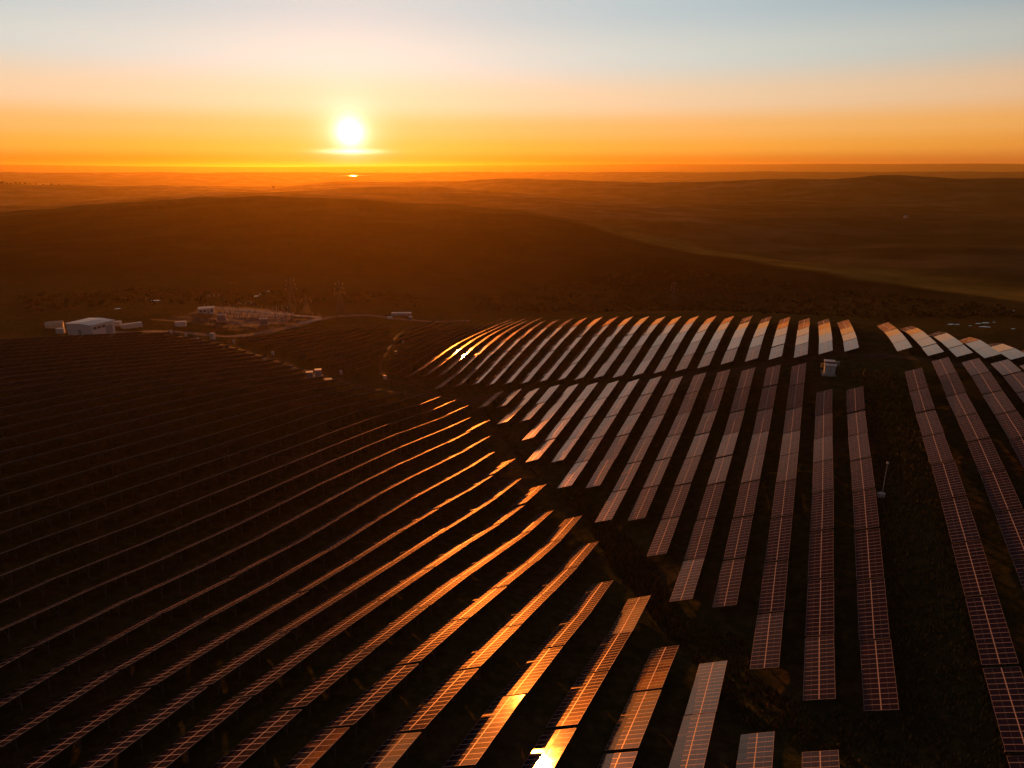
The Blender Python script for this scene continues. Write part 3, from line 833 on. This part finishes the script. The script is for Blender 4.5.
def pond(u, v, rx, ry, ang, label):
    p = at(u, v)
    rr = random.Random(int(u * 7 + v))
    n = 22
    bx = [Vector((math.cos(2 * math.pi * i / n) * rx * (1 + rr.uniform(-.3, .3)), math.sin(2 * math.pi * i / n) * ry * (1 + rr.uniform(-.3, .3)), 0)) for i in range(n)]
    rot = Matrix.Rotation(ang, 3, 'Z')
    bx = [rot @ q for q in bx]
    zt = max(gz(p.x + q.x, p.y + q.y) for q in bx) + 0.06
    me = bpy.data.meshes.new('pond'); me.from_pydata([tuple(q) for q in bx], [], [list(range(n))]); me.materials.append(M['water'])
    o = link('pond', me); o.location = (p.x, p.y, zt)
    return tag(o, label, None, None, 'structure')
for u, v, rx in ((951, 324.6, 4.0), (957, 324.9, 3.0), (978, 323.8, 3.5), (985, 323.2, 4.5), (983, 327.0, 4.0), (988, 327.4, 3.0), (994, 322.4, 2.2), (1013, 329, 2.5), (1014, 311, 2.5), (970, 326, 2.0)):
    pond(u, v, rx * 0.5, rx * 0.2, 0.2, 'small bright pool in the valley beyond the right crest')
for u, v, rx in ((255, 296.5, 5.0), (262, 294.4, 4.0), (269, 291.5, 3.0), (156, 301, 5.0), (144, 299, 4.0), (118, 309, 3.0)):
    pond(u, v, rx * 0.55, rx * 0.2, 0.3, 'small bright pool in the fields behind the substation')
lk = pond(353, 179.5, 80, 620, -0.22, 'distant lake catching the light below the sun')

# ------------------------------------------------------------------ warehouse and the yard beside it
def warehouse():
    pf = Vector((-180.5, 287.0, 16.0))
    Lx, Ly, rz, zb = 11.6, 14.2, R(72.6), 16.0
    r_ = thing('warehouse', 'white metal warehouse with a shallow pitched roof beside the shaded solar field', 'warehouse', (pf.x, pf.y, zb), rz)
    H = 5.0
    mb = MB()
    # walls: front corner at the origin, long side along +x, gable towards +y
    t_ = 0.25
    mb.box((Lx / 2, t_ / 2, H / 2 - 1.5), (Lx, t_, H + 3)); mb.box((Lx / 2, Ly - t_ / 2, H / 2 - 1.5), (Lx, t_, H + 3))
    for x in (0.12, Lx - 0.12):
        bm = mb.bm
        prof = [(t_, -3), (Ly - t_, -3), (Ly - t_, H), (Ly / 2, H + 0.45), (t_, H)]
        a_ = [bm.verts.new((x - 0.12, q[0], q[1])) for q in prof]; b_ = [bm.verts.new((x + 0.12, q[0], q[1])) for q in prof]
        bm.faces.new(a_); bm.faces.new(list(reversed(b_)))
        for i in range(5): bm.faces.new((a_[i], b_[i], b_[(i + 1) % 5], a_[(i + 1) % 5]))
    mb.build('wall', M['white'], r_)
    rf = MB(); sl = math.atan2(0.45, Ly / 2); hl = math.hypot(0.45, Ly / 2) + 0.4
    for sgn in (1, -1):
        cy = Ly / 2 - sgn * (hl / 2) * math.cos(sl)
        rf.box((Lx / 2, cy, H + 0.45 + 0.14 - (hl / 2) * math.sin(sl)), (Lx + 0.8, hl, 0.14), Matrix.Rotation(sgn * sl, 4, 'X'))
    for i in range(int(Lx / 3)):
        for sgn in (1, -1):
            cy = Ly / 2 - sgn * (hl / 2) * math.cos(sl)
            rf.box((1.5 + i * 3, cy, H + 0.45 + 0.25 - (hl / 2) * math.sin(sl)), (0.08, hl, 0.08), Matrix.Rotation(sgn * sl, 4, 'X'))
    rf.build('roof', M['roofmetal'], r_)
    d = MB(); d.box((Lx * 0.74, -0.06, 1.8), (3.4, 0.10, 3.6)); d.build('door', M['grey'], r_)
    for x in (1.5, 3.7, 5.9):
        w_ = MB(); w_.box((x, -0.05, 3.6), (1.6, 0.08, 1.1)); w_.build('window', M['dark'], r_)
    d = MB(); d.box((-0.06, Ly * 0.5, 1.4), (0.10, 1.6, 2.8)); d.build('side_door', M['grey'], r_)
warehouse()

def tank_canopy():
    p = at(55, 327.5)
    r_ = thing('storage_shed', 'low cream-roofed storage shed left of the white warehouse', 'shed', (p.x, p.y, p.z), 0.5)
    mb = MB()
    prof = [(-3, 1.6), (-2.4, 2.3), (-1.2, 2.7), (0, 2.8), (1.2, 2.7), (2.4, 2.3), (3, 1.6)]
    for i in range(6):
        (y0, z0), (y1, z1) = prof[i], prof[i + 1]
        mb.bar((-3.5, (y0 + y1) / 2, (z0 + z1) / 2), (3.5, (y0 + y1) / 2, (z0 + z1) / 2), 0.1, 0.1)
        v = [mb.bm.verts.new(q) for q in ((-3.5, y0, z0), (3.5, y0, z0), (3.5, y1, z1), (-3.5, y1, z1))]; mb.bm.faces.new(v)
    mb.build('roof', M['cream'], r_)
    w = MB(); w.box((0, 2.75, 0.7), (6.8, 0.2, 2.0)); w.box((0, -2.75, 0.7), (6.8, 0.2, 2.0)); w.box((3.3, 0, 0.9), (0.2, 5.3, 2.6)); w.build('wall', M['cream'], r_)
tank_canopy()

def container(p, rz, label, cat='container', col='white', L_=9.0, W_=2.6, H_=2.7, group=None):
    r_ = thing('shipping_container', label, cat, tuple(p), rz, group)
    mb = MB(); mb.box((0, 0, H_ / 2 + 0.15), (L_, W_, H_))
    n = int(L_ / 0.5)
    for i in range(n):
        for s in (-1, 1): mb.box((-L_ / 2 + 0.3 + i * (L_ - 0.6) / (n - 1), s * (W_ / 2 + 0.02), H_ / 2 + 0.15), (0.2, 0.06, H_ - 0.3))
    mb.build('body', M[col], r_)
    d = MB()
    for s in (-1, 1): d.box((L_ / 2 + 0.03, s * W_ / 4, H_ / 2 + 0.15), (0.07, W_ / 2 - 0.08, H_ - 0.25))
    d.build('door', M[col], r_)
    f = MB()
    for x in (-1, 1):
        for y in (-1, 1): f.box((x * (L_ / 2 - 0.3), y * (W_ / 2 - 0.2), 0.05), (0.4, 0.3, 0.5))
    f.build('foot', M['concrete'], r_)
    return r_
p = at(132, 328); container(p, 0.75, 'long pale container with a sloped end right of the white warehouse', L_=9, H_=2.2, W_=2.4)
p = at(117, 326); container(p, 0.2, 'short white container just beside the right corner of the warehouse', L_=4.0, H_=2.2)
p = at(61, 333.5); container(p, 0.3, 'tiny white cabin in front of the cream-roofed shed', L_=3.0, H_=2.2, W_=2.4)
p = at(181, 326.5); container(p, 0.3, 'small white cabin below the left end of the substation yard', L_=5.0, H_=2.4)
for k, (u, v) in enumerate(((394, 315.6), (399, 315.5), (404, 315.4), (409, 315.3))):
    p = at(u, v)
    container(p, 0.06, f'white-topped container in the line beside the road end, {ordinal(k + 1)} from the left', L_=2.9, H_=1.7, W_=2.2, col='roofmetal', group='containers lined up beside the road end')
p = at(390, 319); container(p, 0.5, 'small pale cabin in front of the left end of the container line', L_=2.8, H_=1.2)
p = at(410.5, 318.5); container(p, 1.2, 'small pale cabin in front of the right end of the container line', L_=1.8, H_=1.2, W_=1.6)

# ------------------------------------------------------------------ inverter boxes along the track
def inverter_box(p, label, s=1.0, group='inverter boxes beside the shaded track'):
    r_ = thing('inverter_box', label, 'inverter box', tuple(p), random.uniform(-0.3, 0.5), group)
    mb = MB(); mb.box((0, 0, 1.15 * s + 0.3), (1.5 * s, 1.0 * s, 1.7 * s)); mb.build('cabinet', M['white'], r_)
    mb = MB(); mb.box((0, 0, 2.0 * s + 0.36), (1.75 * s, 1.25 * s, 0.12)); mb.build('roof', M['white'], r_)
    mb = MB(); mb.box((0, -0.5 * s - 0.03, 1.15 * s + 0.3), (1.3 * s, 0.05, 1.5 * s)); mb.build('door', M['roofmetal'], r_)
    mb = MB(); mb.box((0, 0, 0.2), (1.8 * s, 1.3 * s, 0.6)); mb.build('plinth', M['concrete'], r_)
BOXES = [(171, 333.5), (186, 337.5), (198, 341.5), (224, 351), (234, 343.5), (251, 358), (264, 362.5), (273, 355.5), (292, 369.5), (341, 374.5), (385, 379.5), (403, 344), (396, 354.5)]
for k, (u, v) in enumerate(BOXES):
    inverter_box(at(u, v), f'small white inverter box beside the shaded track, {ordinal(k + 1)} along from the warehouse end', 0.62)
inverter_box(at(213, 339.5), 'largest white equipment box, beside the gravel road bend below the substation', 1.35, None)
def inverter_cabin(p, rz, label):
    r_ = thing('inverter_cabin', label, 'inverter cabin', tuple(p), rz, 'twin inverter cabins on the track')
    mb = MB(); mb.box((0, 0, 1.4), (2.3, 2.0, 2.4)); mb.build('cabinet', M['roofmetal'], r_)
    mb = MB(); mb.box((0, 0, 2.67), (2.6, 2.3, 0.14)); mb.build('roof', M['white'], r_)
    for x in (-0.56, 0.56):
        d = MB(); d.box((x, -1.03, 1.4), (1.0, 0.06, 2.1)); q = d.build('door', M['grey'], r_)
        h = MB(); h.box((x + 0.35, -1.09, 1.4), (0.06, 0.06, 0.4)); h.build('handle', M['dark'], q)
    mb = MB(); mb.box((0, 0, 0.05), (3.6, 2.9, 0.34)); mb.build('plinth', M['concrete'], r_)
inverter_cabin(at(310, 378.6), 0.25, 'left one of the twin white-roofed inverter cabins beside the track')
inverter_cabin(at(318.5, 376), 0.25, 'right one of the twin white-roofed inverter cabins beside the track')
p = at(328, 380)
s_ = thing('cable_drum_pallet', 'flat pale pallet lying in the grass right of the twin cabins', 'pallet', tuple(p), 0.3)
mb = MB()
for y in (-0.9, -0.3, 0.3, 0.9): mb.box((0, y, 0.42), (3.0, 0.5, 0.08))
mb.build('deck', M['cream'], s_)
mb = MB()
for x in (-1.3, 0, 1.3): mb.box((x, 0, 0.18), (0.2, 2.2, 0.38))
mb.build('bearer', M['cream'], s_)

# ------------------------------------------------------------------ substation
def sub_pt(u, v): return at(u, v)
def control_house():
    p = at(207, 313.5)
    r_ = thing('control_building', 'white flat-roofed control building at the back of the substation', 'building', tuple(p), 0.35)
    mb = MB(); mb.box((0, 0, 1.6), (8, 5, 3.2)); mb.build('wall', M['white'], r_)
    mb = MB(); mb.box((0, 0, 3.33), (8.6, 5.6, 0.26)); mb.build('roof', M['white'], r_)
    for x in (-2.8, -0.9, 2.8):
        w = MB(); w.box((x, -2.53, 1.9), (1.3, 0.07, 1.1)); w.build('window', M['dark'], r_)
    d = MB(); d.box((1.0, -2.53, 1.15), (1.2, 0.07, 2.3)); d.build('door', M['grey'], r_)
control_house()
def gantry(p, rz, w, h, label):
    r_ = thing('line_gantry', label, 'gantry', tuple(p), rz, 'steel gantries of the substation')
    for s in (-1, 1):
        c = MB()
        for a_, b_ in ((-.35, -.35), (-.35, .35), (.35, .35), (.35, -.35)): c.bar((s * w / 2 + a_, b_, -0.3), (s * w / 2 + a_ * .5, b_ * .5, h), 0.09)
        for k in range(6):
            z0, z1 = k * h / 6, (k + 1) * h / 6
            for e in (-.3, .3):
                c.bar((s * w / 2 - .3, e, z0), (s * w / 2 + .3, e, z1), 0.06); c.bar((s * w / 2 + e, -.3, z0), (s * w / 2 + e, .3, z1), 0.06)
        c.build('column', M['galv'], r_)
    b_ = MB()
    for y, z in ((-.3, h), (.3, h), (0, h + .5)): b_.bar((-w / 2, y, z), (w / 2, y, z), 0.1)
    for k in range(8):
        x0 = -w / 2 + k * w / 8; b_.bar((x0, -.3, h), (x0 + w / 8, 0, h + .5), 0.05); b_.bar((x0, .3, h), (x0 + w / 8, 0, h + .5), 0.05)
    b_.build('beam', M['galv'], r_)
    for x in (-w / 3, 0, w / 3):
        i_ = MB()
        for k in range(6): i_.tube((x, 0, h - 0.25 - 0.2 * k), (x, 0, h - 0.33 - 0.2 * k), 0.16, 0.16, 8)
        i_.tube((x, 0, h), (x, 0, h - 1.5), 0.04)
        i_.build('insulator', M['porcelain'], r_)
gantry(at(216, 310.5), 0.35, 7.5, 9.5, 'lattice steel gantry standing tall behind the control building')
gantry(at(247, 314), 0.35, 9, 7, 'lower lattice gantry in the middle of the switchgear yard')
gantry(at(283, 318.5), 0.35, 9, 7, 'lattice gantry at the right end of the switchgear yard')
def transformer(p, label):
    r_ = thing('power_transformer', label, 'transformer', tuple(p), 0.35, 'power transformers in the substation')
    mb = MB(); mb.box((0, 0, 1.9), (4.2, 2.2, 2.8)); mb.box((0, 0, 3.4), (4.4, 2.4, 0.2)); mb.build('tank', M['grey'], r_)
    mb = MB()
    for s in (-1, 1):
        for k in range(8): mb.box((-1.6 + k * 0.46, s * 1.6, 1.8), (0.12, 0.9, 2.2))
    mb.build('radiator', M['grey'], r_)
    mb = MB(); mb.tube((-1.8, 0.6, 4.3), (1.4, 0.6, 4.3), 0.42, 0.42, 14); mb.box((-1.2, 0.6, 3.8), (0.2, 0.3, 0.8)); mb.box((0.8, 0.6, 3.8), (0.2, 0.3, 0.8)); mb.build('conservator', M['grey'], r_)
    for x in (-1.2, 0, 1.2):
        b_ = MB(); b_.tube((x, -0.6, 3.4), (x, -0.9, 5.0), 0.16, 0.08, 8)
        for k in range(5): b_.tube((x, -0.65 - 0.05 * k, 3.7 + 0.25 * k), (x, -0.66 - 0.05 * k, 3.78 + 0.25 * k), 0.24, 0.24, 8)
        b_.build('bushing', M['porcelain'], r_)
    mb = MB(); mb.box((0, 0, 0.2), (5.4, 4.4, 0.6)); mb.build('plinth', M['concrete'], r_)
transformer(at(222, 321), 'grey power transformer left of the paler gravel strip in the substation')
transformer(at(264, 324.8), 'grey power transformer near the front edge of the substation pad')
def breaker(p, k):
    r_ = thing('switchgear_post', f'porcelain-topped switchgear post in the substation rows, {ordinal(k)} from the left', 'switchgear', tuple(p), 0.35, 'switchgear posts in the substation')
    mb = MB(); mb.box((0, 0, 1.1), (0.3, 0.3, 2.8)); mb.box((0, 0, 2.5), (1.9, 0.25, 0.2)); mb.build('stand', M['galv'], r_)
    for x in (-0.8, 0, 0.8):
        b_ = MB(); b_.tube((x, 0, 2.6), (x, 0, 4.4), 0.14, 0.10, 8)
        for j in range(6): b_.tube((x, 0, 2.8 + 0.25 * j), (x, 0, 2.88 + 0.25 * j), 0.24, 0.24, 8)
        b_.build('insulator', M['porcelain'], r_)
SW = sorted([(214 + 5.6 * k, 313.2 + 0.42 * k) for k in range(15)] + [(228 + 6 * k, 317.4 + 0.45 * k) for k in range(10)])
for k, (u, v) in enumerate(SW): breaker(at(u, v + 0.8), k + 1)
def fence(pts, label):
    r_ = thing('mesh_fence', label, 'fence', tuple(pts[0]))
    o0 = pts[0]
    rails = MB()
    nP = 0
    for i in range(len(pts) - 1):
        p, q = pts[i], pts[i + 1]; n = max(1, int((q - p).length / 4.0))
        for k in range(n):
            a_ = p.lerp(q, k / n); b_ = p.lerp(q, (k + 1) / n)
            a_ = Vector((a_.x, a_.y, gz(a_.x, a_.y))) - o0; b_ = Vector((b_.x, b_.y, gz(b_.x, b_.y))) - o0
            for z in (0.2, 0.7, 1.2, 1.7, 2.15): rails.bar(a_ + Vector((0, 0, z)), b_ + Vector((0, 0, z)), 0.03)
            if nP < 95:
                m_ = MB(); m_.tube(a_ + Vector((0, 0, -0.2)), a_ + Vector((0, 0, 2.4)), 0.06, 0.06, 6); m_.build('post', M['concrete'], r_); nP += 1
    rails.build('mesh', M['galv'], r_)
fence(A((205, 308), (262, 309.5), (319, 316.5), (322, 319), (301, 325), (250, 331), (212, 326), (195, 318), (205, 308)), 'pale post and mesh fence round the substation')

def pylon(p, h, label, arms=3):
    r_ = thing('transmission_tower', label, 'pylon', tuple(p), 0.4)
    def half(z): return max(0.35, 2.2 * (1 - z / (0.62 * h)) + 0.55) if z < 0.62 * h else 0.55 - 0.35 * (z - 0.62 * h) / (0.38 * h)
    for sx, sy in ((-1, -1), (1, -1), (1, 1), (-1, 1)):
        l_ = MB(); zs = [0, 0.3 * h, 0.62 * h, h]
        for a_, b_ in zip(zs, zs[1:]):
            l_.bar((sx * half(a_), sy * half(a_), a_ - (0.4 if a_ == 0 else 0)), (sx * half(b_), sy * half(b_), b_), 0.16)
        l_.build('leg', M['galv'], r_)
    br = MB(); n = 9
    for k in range(n):
        z0, z1 = k * h / n, (k + 1) * h / n; a_, b_ = half(z0), half(z1)
        for s in (-1, 1):
            br.bar((-a_, s * a_, z0), (b_, s * b_, z1), 0.08); br.bar((a_, s * a_, z0), (-b_, s * b_, z1), 0.08)
            br.bar((s * a_, -a_, z0), (s * b_, b_, z1), 0.08); br.bar((s * a_, a_, z0), (s * b_, -b_, z1), 0.08)
    br.build('bracing', M['galv'], r_)
    for k in range(arms):
        z = h * (0.66 + 0.13 * k); w_ = 3.2 - 0.5 * k
        c = MB(); c.bar((-w_, 0, z), (w_, 0, z), 0.14); c.bar((-w_, 0, z), (0, 0, z + 0.9), 0.08); c.bar((w_, 0, z), (0, 0, z + 0.9), 0.08)
        arm = c.build('crossarm', M['galv'], r_)
        for s in (-1, 1):
            i_ = MB(); i_.tube((s * (w_ - 0.1), 0, z), (s * (w_ - 0.1), 0, z - 1.1), 0.1, 0.1, 6); i_.build('insulator', M['porcelain'], arm)
pylon(at(293, 309.5), 20, 'lattice pylon standing behind the middle of the substation')
pylon(at(341.5, 317.5), 22, 'tallest lattice pylon, right of the substation road bend')
pylon(at(307, 313), 11, 'short lattice pylon near the right corner of the substation', 2)
pylon(at(673, 303), 17, 'lone lattice pylon in the dark valley behind the hill crest')

# ------------------------------------------------------------------ kiosk and mast in the right-hand field
def kiosk():
    p = at(829, 374.5)
    r_ = thing('transformer_kiosk', 'grey transformer kiosk with two white roof slabs beside the hill track', 'kiosk', tuple(p), -0.35)
    mb = MB(); mb.box((0, 0, 1.5), (2.9, 2.4, 2.7)); mb.build('cabinet', M['grey'], r_)
    mb = MB(); mb.box((0, 0, 2.95), (3.3, 2.7, 0.18)); mb.build('roof', M['white'], r_)
    mb = MB(); mb.box((0, 2.9, 1.7), (2.7, 2.0, 3.2)); mb.build('rear_cabinet', M['dark'], r_)
    mb = MB(); mb.box((0, 2.9, 3.4), (3.0, 2.3, 0.18)); mb.build('rear_roof', M['white'], r_)
    for x in (-0.72, 0.72):
        d = MB(); d.box((x, -1.23, 1.5), (1.25, 0.06, 2.3)); q = d.build('door', M['roofmetal'], r_)
        h = MB(); h.box((x * 0.4, -1.3, 1.5), (0.06, 0.08, 0.35)); h.build('handle', M['dark'], q)
    mb = MB(); mb.box((0, 1.2, 0.0), (4.0, 5.6, 0.36)); mb.build('plinth', M['concrete'], r_)
    for s, c in ((-1, 'ochre'), (1, 'grey')):
        q = at(821.5 if s < 0 else 837, 372 if s < 0 else 370)
        e = thing('cable_cabinet', ('ochre' if s < 0 else 'grey') + ' cable cabinet on a post just ' + ('left' if s < 0 else 'right') + ' of the transformer kiosk', 'cabinet', tuple(q), -0.35)
        mb = MB(); mb.box((0, 0, 2.0), (0.8, 0.5, 1.1)); mb.build('cabinet', M[c], e)
        mb = MB(); mb.box((0, 0, 2.6), (0.95, 0.65, 0.08)); mb.build('roof', M[c], e)
        for x in (-0.3, 0.3):
            mb = MB(); mb.box((x, 0, 0.6), (0.1, 0.1, 1.7)); mb.build('post', M['galv'], e)
kiosk()
def mast():
    p = at(881.5, 497.5)
    r_ = thing('camera_mast', 'slim pale mast with a round head rising from a white box in the weedy strip', 'mast', tuple(p), 0.2)
    mb = MB(); mb.tube((0, 0, -0.2), (0, 0, 7.3), 0.085, 0.06, 10); mb.build('pole', M['concrete'], r_)
    mb = MB(); mb.ball((0, 0, 7.45), (0.24, 0.24, 0.26)); mb.bar((0, 0, 7.2), (0.35, 0, 7.2), 0.07); mb.build('camera', M['white'], r_)
    mb = MB(); mb.box((-0.15, 0.05, 0.45), (1.2, 0.8, 0.9)); mb.build('cabinet', M['white'], r_)
    mb = MB(); mb.box((-0.15, 0.05, 0.93), (1.35, 0.95, 0.07)); mb.build('lid', M['white'], r_)
mast()

# ------------------------------------------------------------------ weeds, scrub, far trees, far houses
def in_poly(P, x, y):
    c = np.zeros(len(x), bool)
    for i in range(len(P)):
        (x0, y0), (x1, y1) = P[i], P[i - 1]
        if y0 == y1: continue
        c ^= ((y0 > y) != (y1 > y)) & (x < (x1 - x0) * (y - y0) / (y1 - y0) + x0)
    return c
def scatter(px, n, rs):
    P = [(q.x, q.y) for q in A(*px)]
    xs = np.array([p[0] for p in P]); ys = np.array([p[1] for p in P])
    x = rs.uniform(xs.min(), xs.max(), n * 4); y = rs.uniform(ys.min(), ys.max(), n * 4)
    k = in_poly(P, x, y)
    return x[k][:n], y[k][:n]
def leafy(name, X, Y, size, blades, mat, label, spread, upright, rs, wf=0.25):
    Z = ground_z(X, Y)
    vs, fs = [], []
    for x, y, z in zip(X, Y, Z):
        s = size * rs.uniform(0.5, 1.4)
        for _ in range(blades):
            a_ = rs.uniform(0, 6.283); r_ = spread * s * math.sqrt(rs.uniform())
            bx, by = x + r_ * math.cos(a_), y + r_ * math.sin(a_)
            h = s * rs.uniform(0.5, 1.0); l_ = (1 - upright) * h
            t_ = rs.uniform(0, 6.283); w_ = s * wf * rs.uniform(0.6, 1.3)
            z0 = z - 0.05 if upright > 0.5 else z + h * rs.uniform(0, 0.6)
            dx, dy = math.cos(t_), math.sin(t_)
            ex, ey = rs.uniform(-l_, l_), rs.uniform(-l_, l_)
            i = len(vs)
            vs += [(bx - dx * w_, by - dy * w_, z0), (bx + dx * w_, by + dy * w_, z0), (bx + ex + dx * w_ * 0.5, by + ey + dy * w_ * 0.5, z0 + h), (bx + ex - dx * w_ * 0.4, by + ey - dy * w_ * 0.4, z0 + h * 0.93)]
            fs.append((i, i + 1, i + 2, i + 3))
    me = bpy.data.meshes.new(name); me.from_pydata(vs, [], fs); me.materials.append(mat)
    return tag(link(name, me), label, None, None, 'stuff')
rs = np.random.RandomState(5)
STRIP = ((474, 404), (492, 412), (512, 440), (532, 470), (556, 492), (588, 492), (604, 528), (655, 562), (668, 608), (745, 640), (752, 676), (800, 706), (880, 718), (905, 768), (830, 768), (790, 742), (735, 722), (690, 655), (655, 615), (612, 570), (590, 528), (556, 492), (520, 462), (496, 430), (474, 412))
x1, y1 = scatter(STRIP, 5200, rs)
MASTS = ((862, 384), (908, 384), (930, 440), (965, 560), (1000, 700), (1010, 768), (905, 768), (898, 700), (885, 580), (872, 470))
x2, y2 = scatter(MASTS, 3600, rs)
leafy('weeds', np.r_[x1, x2], np.r_[y1, y2], 0.62, 7, M['dry_grass'], 'rough dry weeds growing in the open strips between the solar fields', 0.7, 0.75, rs, 0.16)
# taller golden clumps
x3, y3 = scatter(((880, 405), (898, 408), (908, 440), (918, 475), (922, 505), (905, 505), (893, 455)), 420, rs)
x4, y4 = scatter(((592, 512), (628, 538), (660, 580), (690, 640), (672, 640), (640, 596), (600, 540)), 420, rs)
x5, y5 = scatter(((850, 372), (890, 372), (895, 392), (866, 392)), 160, rs)
leafy('tall_grass', np.r_[x3, x4, x5], np.r_[y3, y4, y5], 1.05, 9, M['dry_grass'], 'taller golden grass in the middle of the open strips', 0.7, 0.8, rs, 0.13)
x6, y6 = scatter(((470, 300), (560, 285), (640, 268), (720, 272), (800, 284), (900, 296), (1000, 306), (1022, 318), (900, 318), (760, 314), (600, 312), (480, 312)), 1500, rs)
x7, y7 = scatter(((20, 296), (130, 290), (300, 292), (420, 296), (420, 308), (330, 306), (150, 306), (20, 312)), 260, rs)
leafy('scrub', np.r_[x6, x7], np.r_[y6, y7], 1.5, 14, M['leaves'], 'dark scrub dotted over the valley floor', 1.0, 0.25, rs, 0.35)

def far_tree(p, s, label, seed, group):
    rr = np.random.RandomState(seed)
    r_ = thing('tree', label, 'tree', tuple(p), 0, group)
    mb = MB(); mb.tube((0, 0, -0.5), (0, 0, s * 0.5), s * 0.05, s * 0.025, 7); mb.build('trunk', M['bark'], r_)
    vs, fs = [], []
    for _ in range(150):
        while True:
            q = rr.uniform(-1, 1, 3)
            if q @ q < 1: break
        c = np.array([q[0] * s * 0.55, q[1] * s * 0.55, s * 0.62 + q[2] * s * 0.40])
        a_ = rr.normal(size=3); a_ /= np.linalg.norm(a_); b_ = np.cross(a_, rr.normal(size=3)); b_ /= np.linalg.norm(b_)
        w_ = s * rr.uniform(0.07, 0.15); i = len(vs)
        vs += [tuple(c - a_ * w_ - b_ * w_), tuple(c + a_ * w_ - b_ * w_), tuple(c + a_ * w_ + b_ * w_), tuple(c - a_ * w_ + b_ * w_)]
        fs.append((i, i + 1, i + 2, i + 3))
    me = bpy.data.meshes.new('crown'); me.from_pydata(vs, [], fs); me.materials.append(M['leaves']); link('crown', me, r_)
TR = [(2, 7), (6, 9), (9, 12), (13, 8), (17, 7), (22, 9), (26, 7), (31, 8), (36, 6), (42, 7), (49, 6), (57, 8), (64, 6), (276, 13), (73, 5)]
for k, (u, s) in enumerate(sorted(TR)):
    p = radial(u, 4290); p.z = gz(p.x, p.y)
    lab = 'lone tree breaking the far skyline left of the sun' if u == 276 else f'far hazy tree on the left skyline, {ordinal(k + 1)} from the left edge'
    far_tree(p, s * 1.25, lab, 40 + k, 'far trees on the left skyline' if u != 276 else None)
def far_house(u, v, label):
    p = at(u, v)
    r_ = thing('farmhouse', label, 'house', tuple(p), 0.4)
    mb = MB(); mb.box((0, 0, 2), (9, 6, 5)); mb.build('wall', M['cream'], r_)
    mb = MB()
    for s in (-1, 1): mb.box((0, s * 1.65, 5.4), (10, 4.0, 0.25), Matrix.Rotation(-s * 0.5, 4, 'X'))
    mb.build('roof', M['grey'], r_)
    for x in (-3, 0, 3):
        w = MB(); w.box((x, -3.04, 2.4), (1.2, 0.1, 1.4)); w.build('window', M['dark'], r_)
far_house(905.5, 218, 'tiny pale farmhouse on the far right hillside')
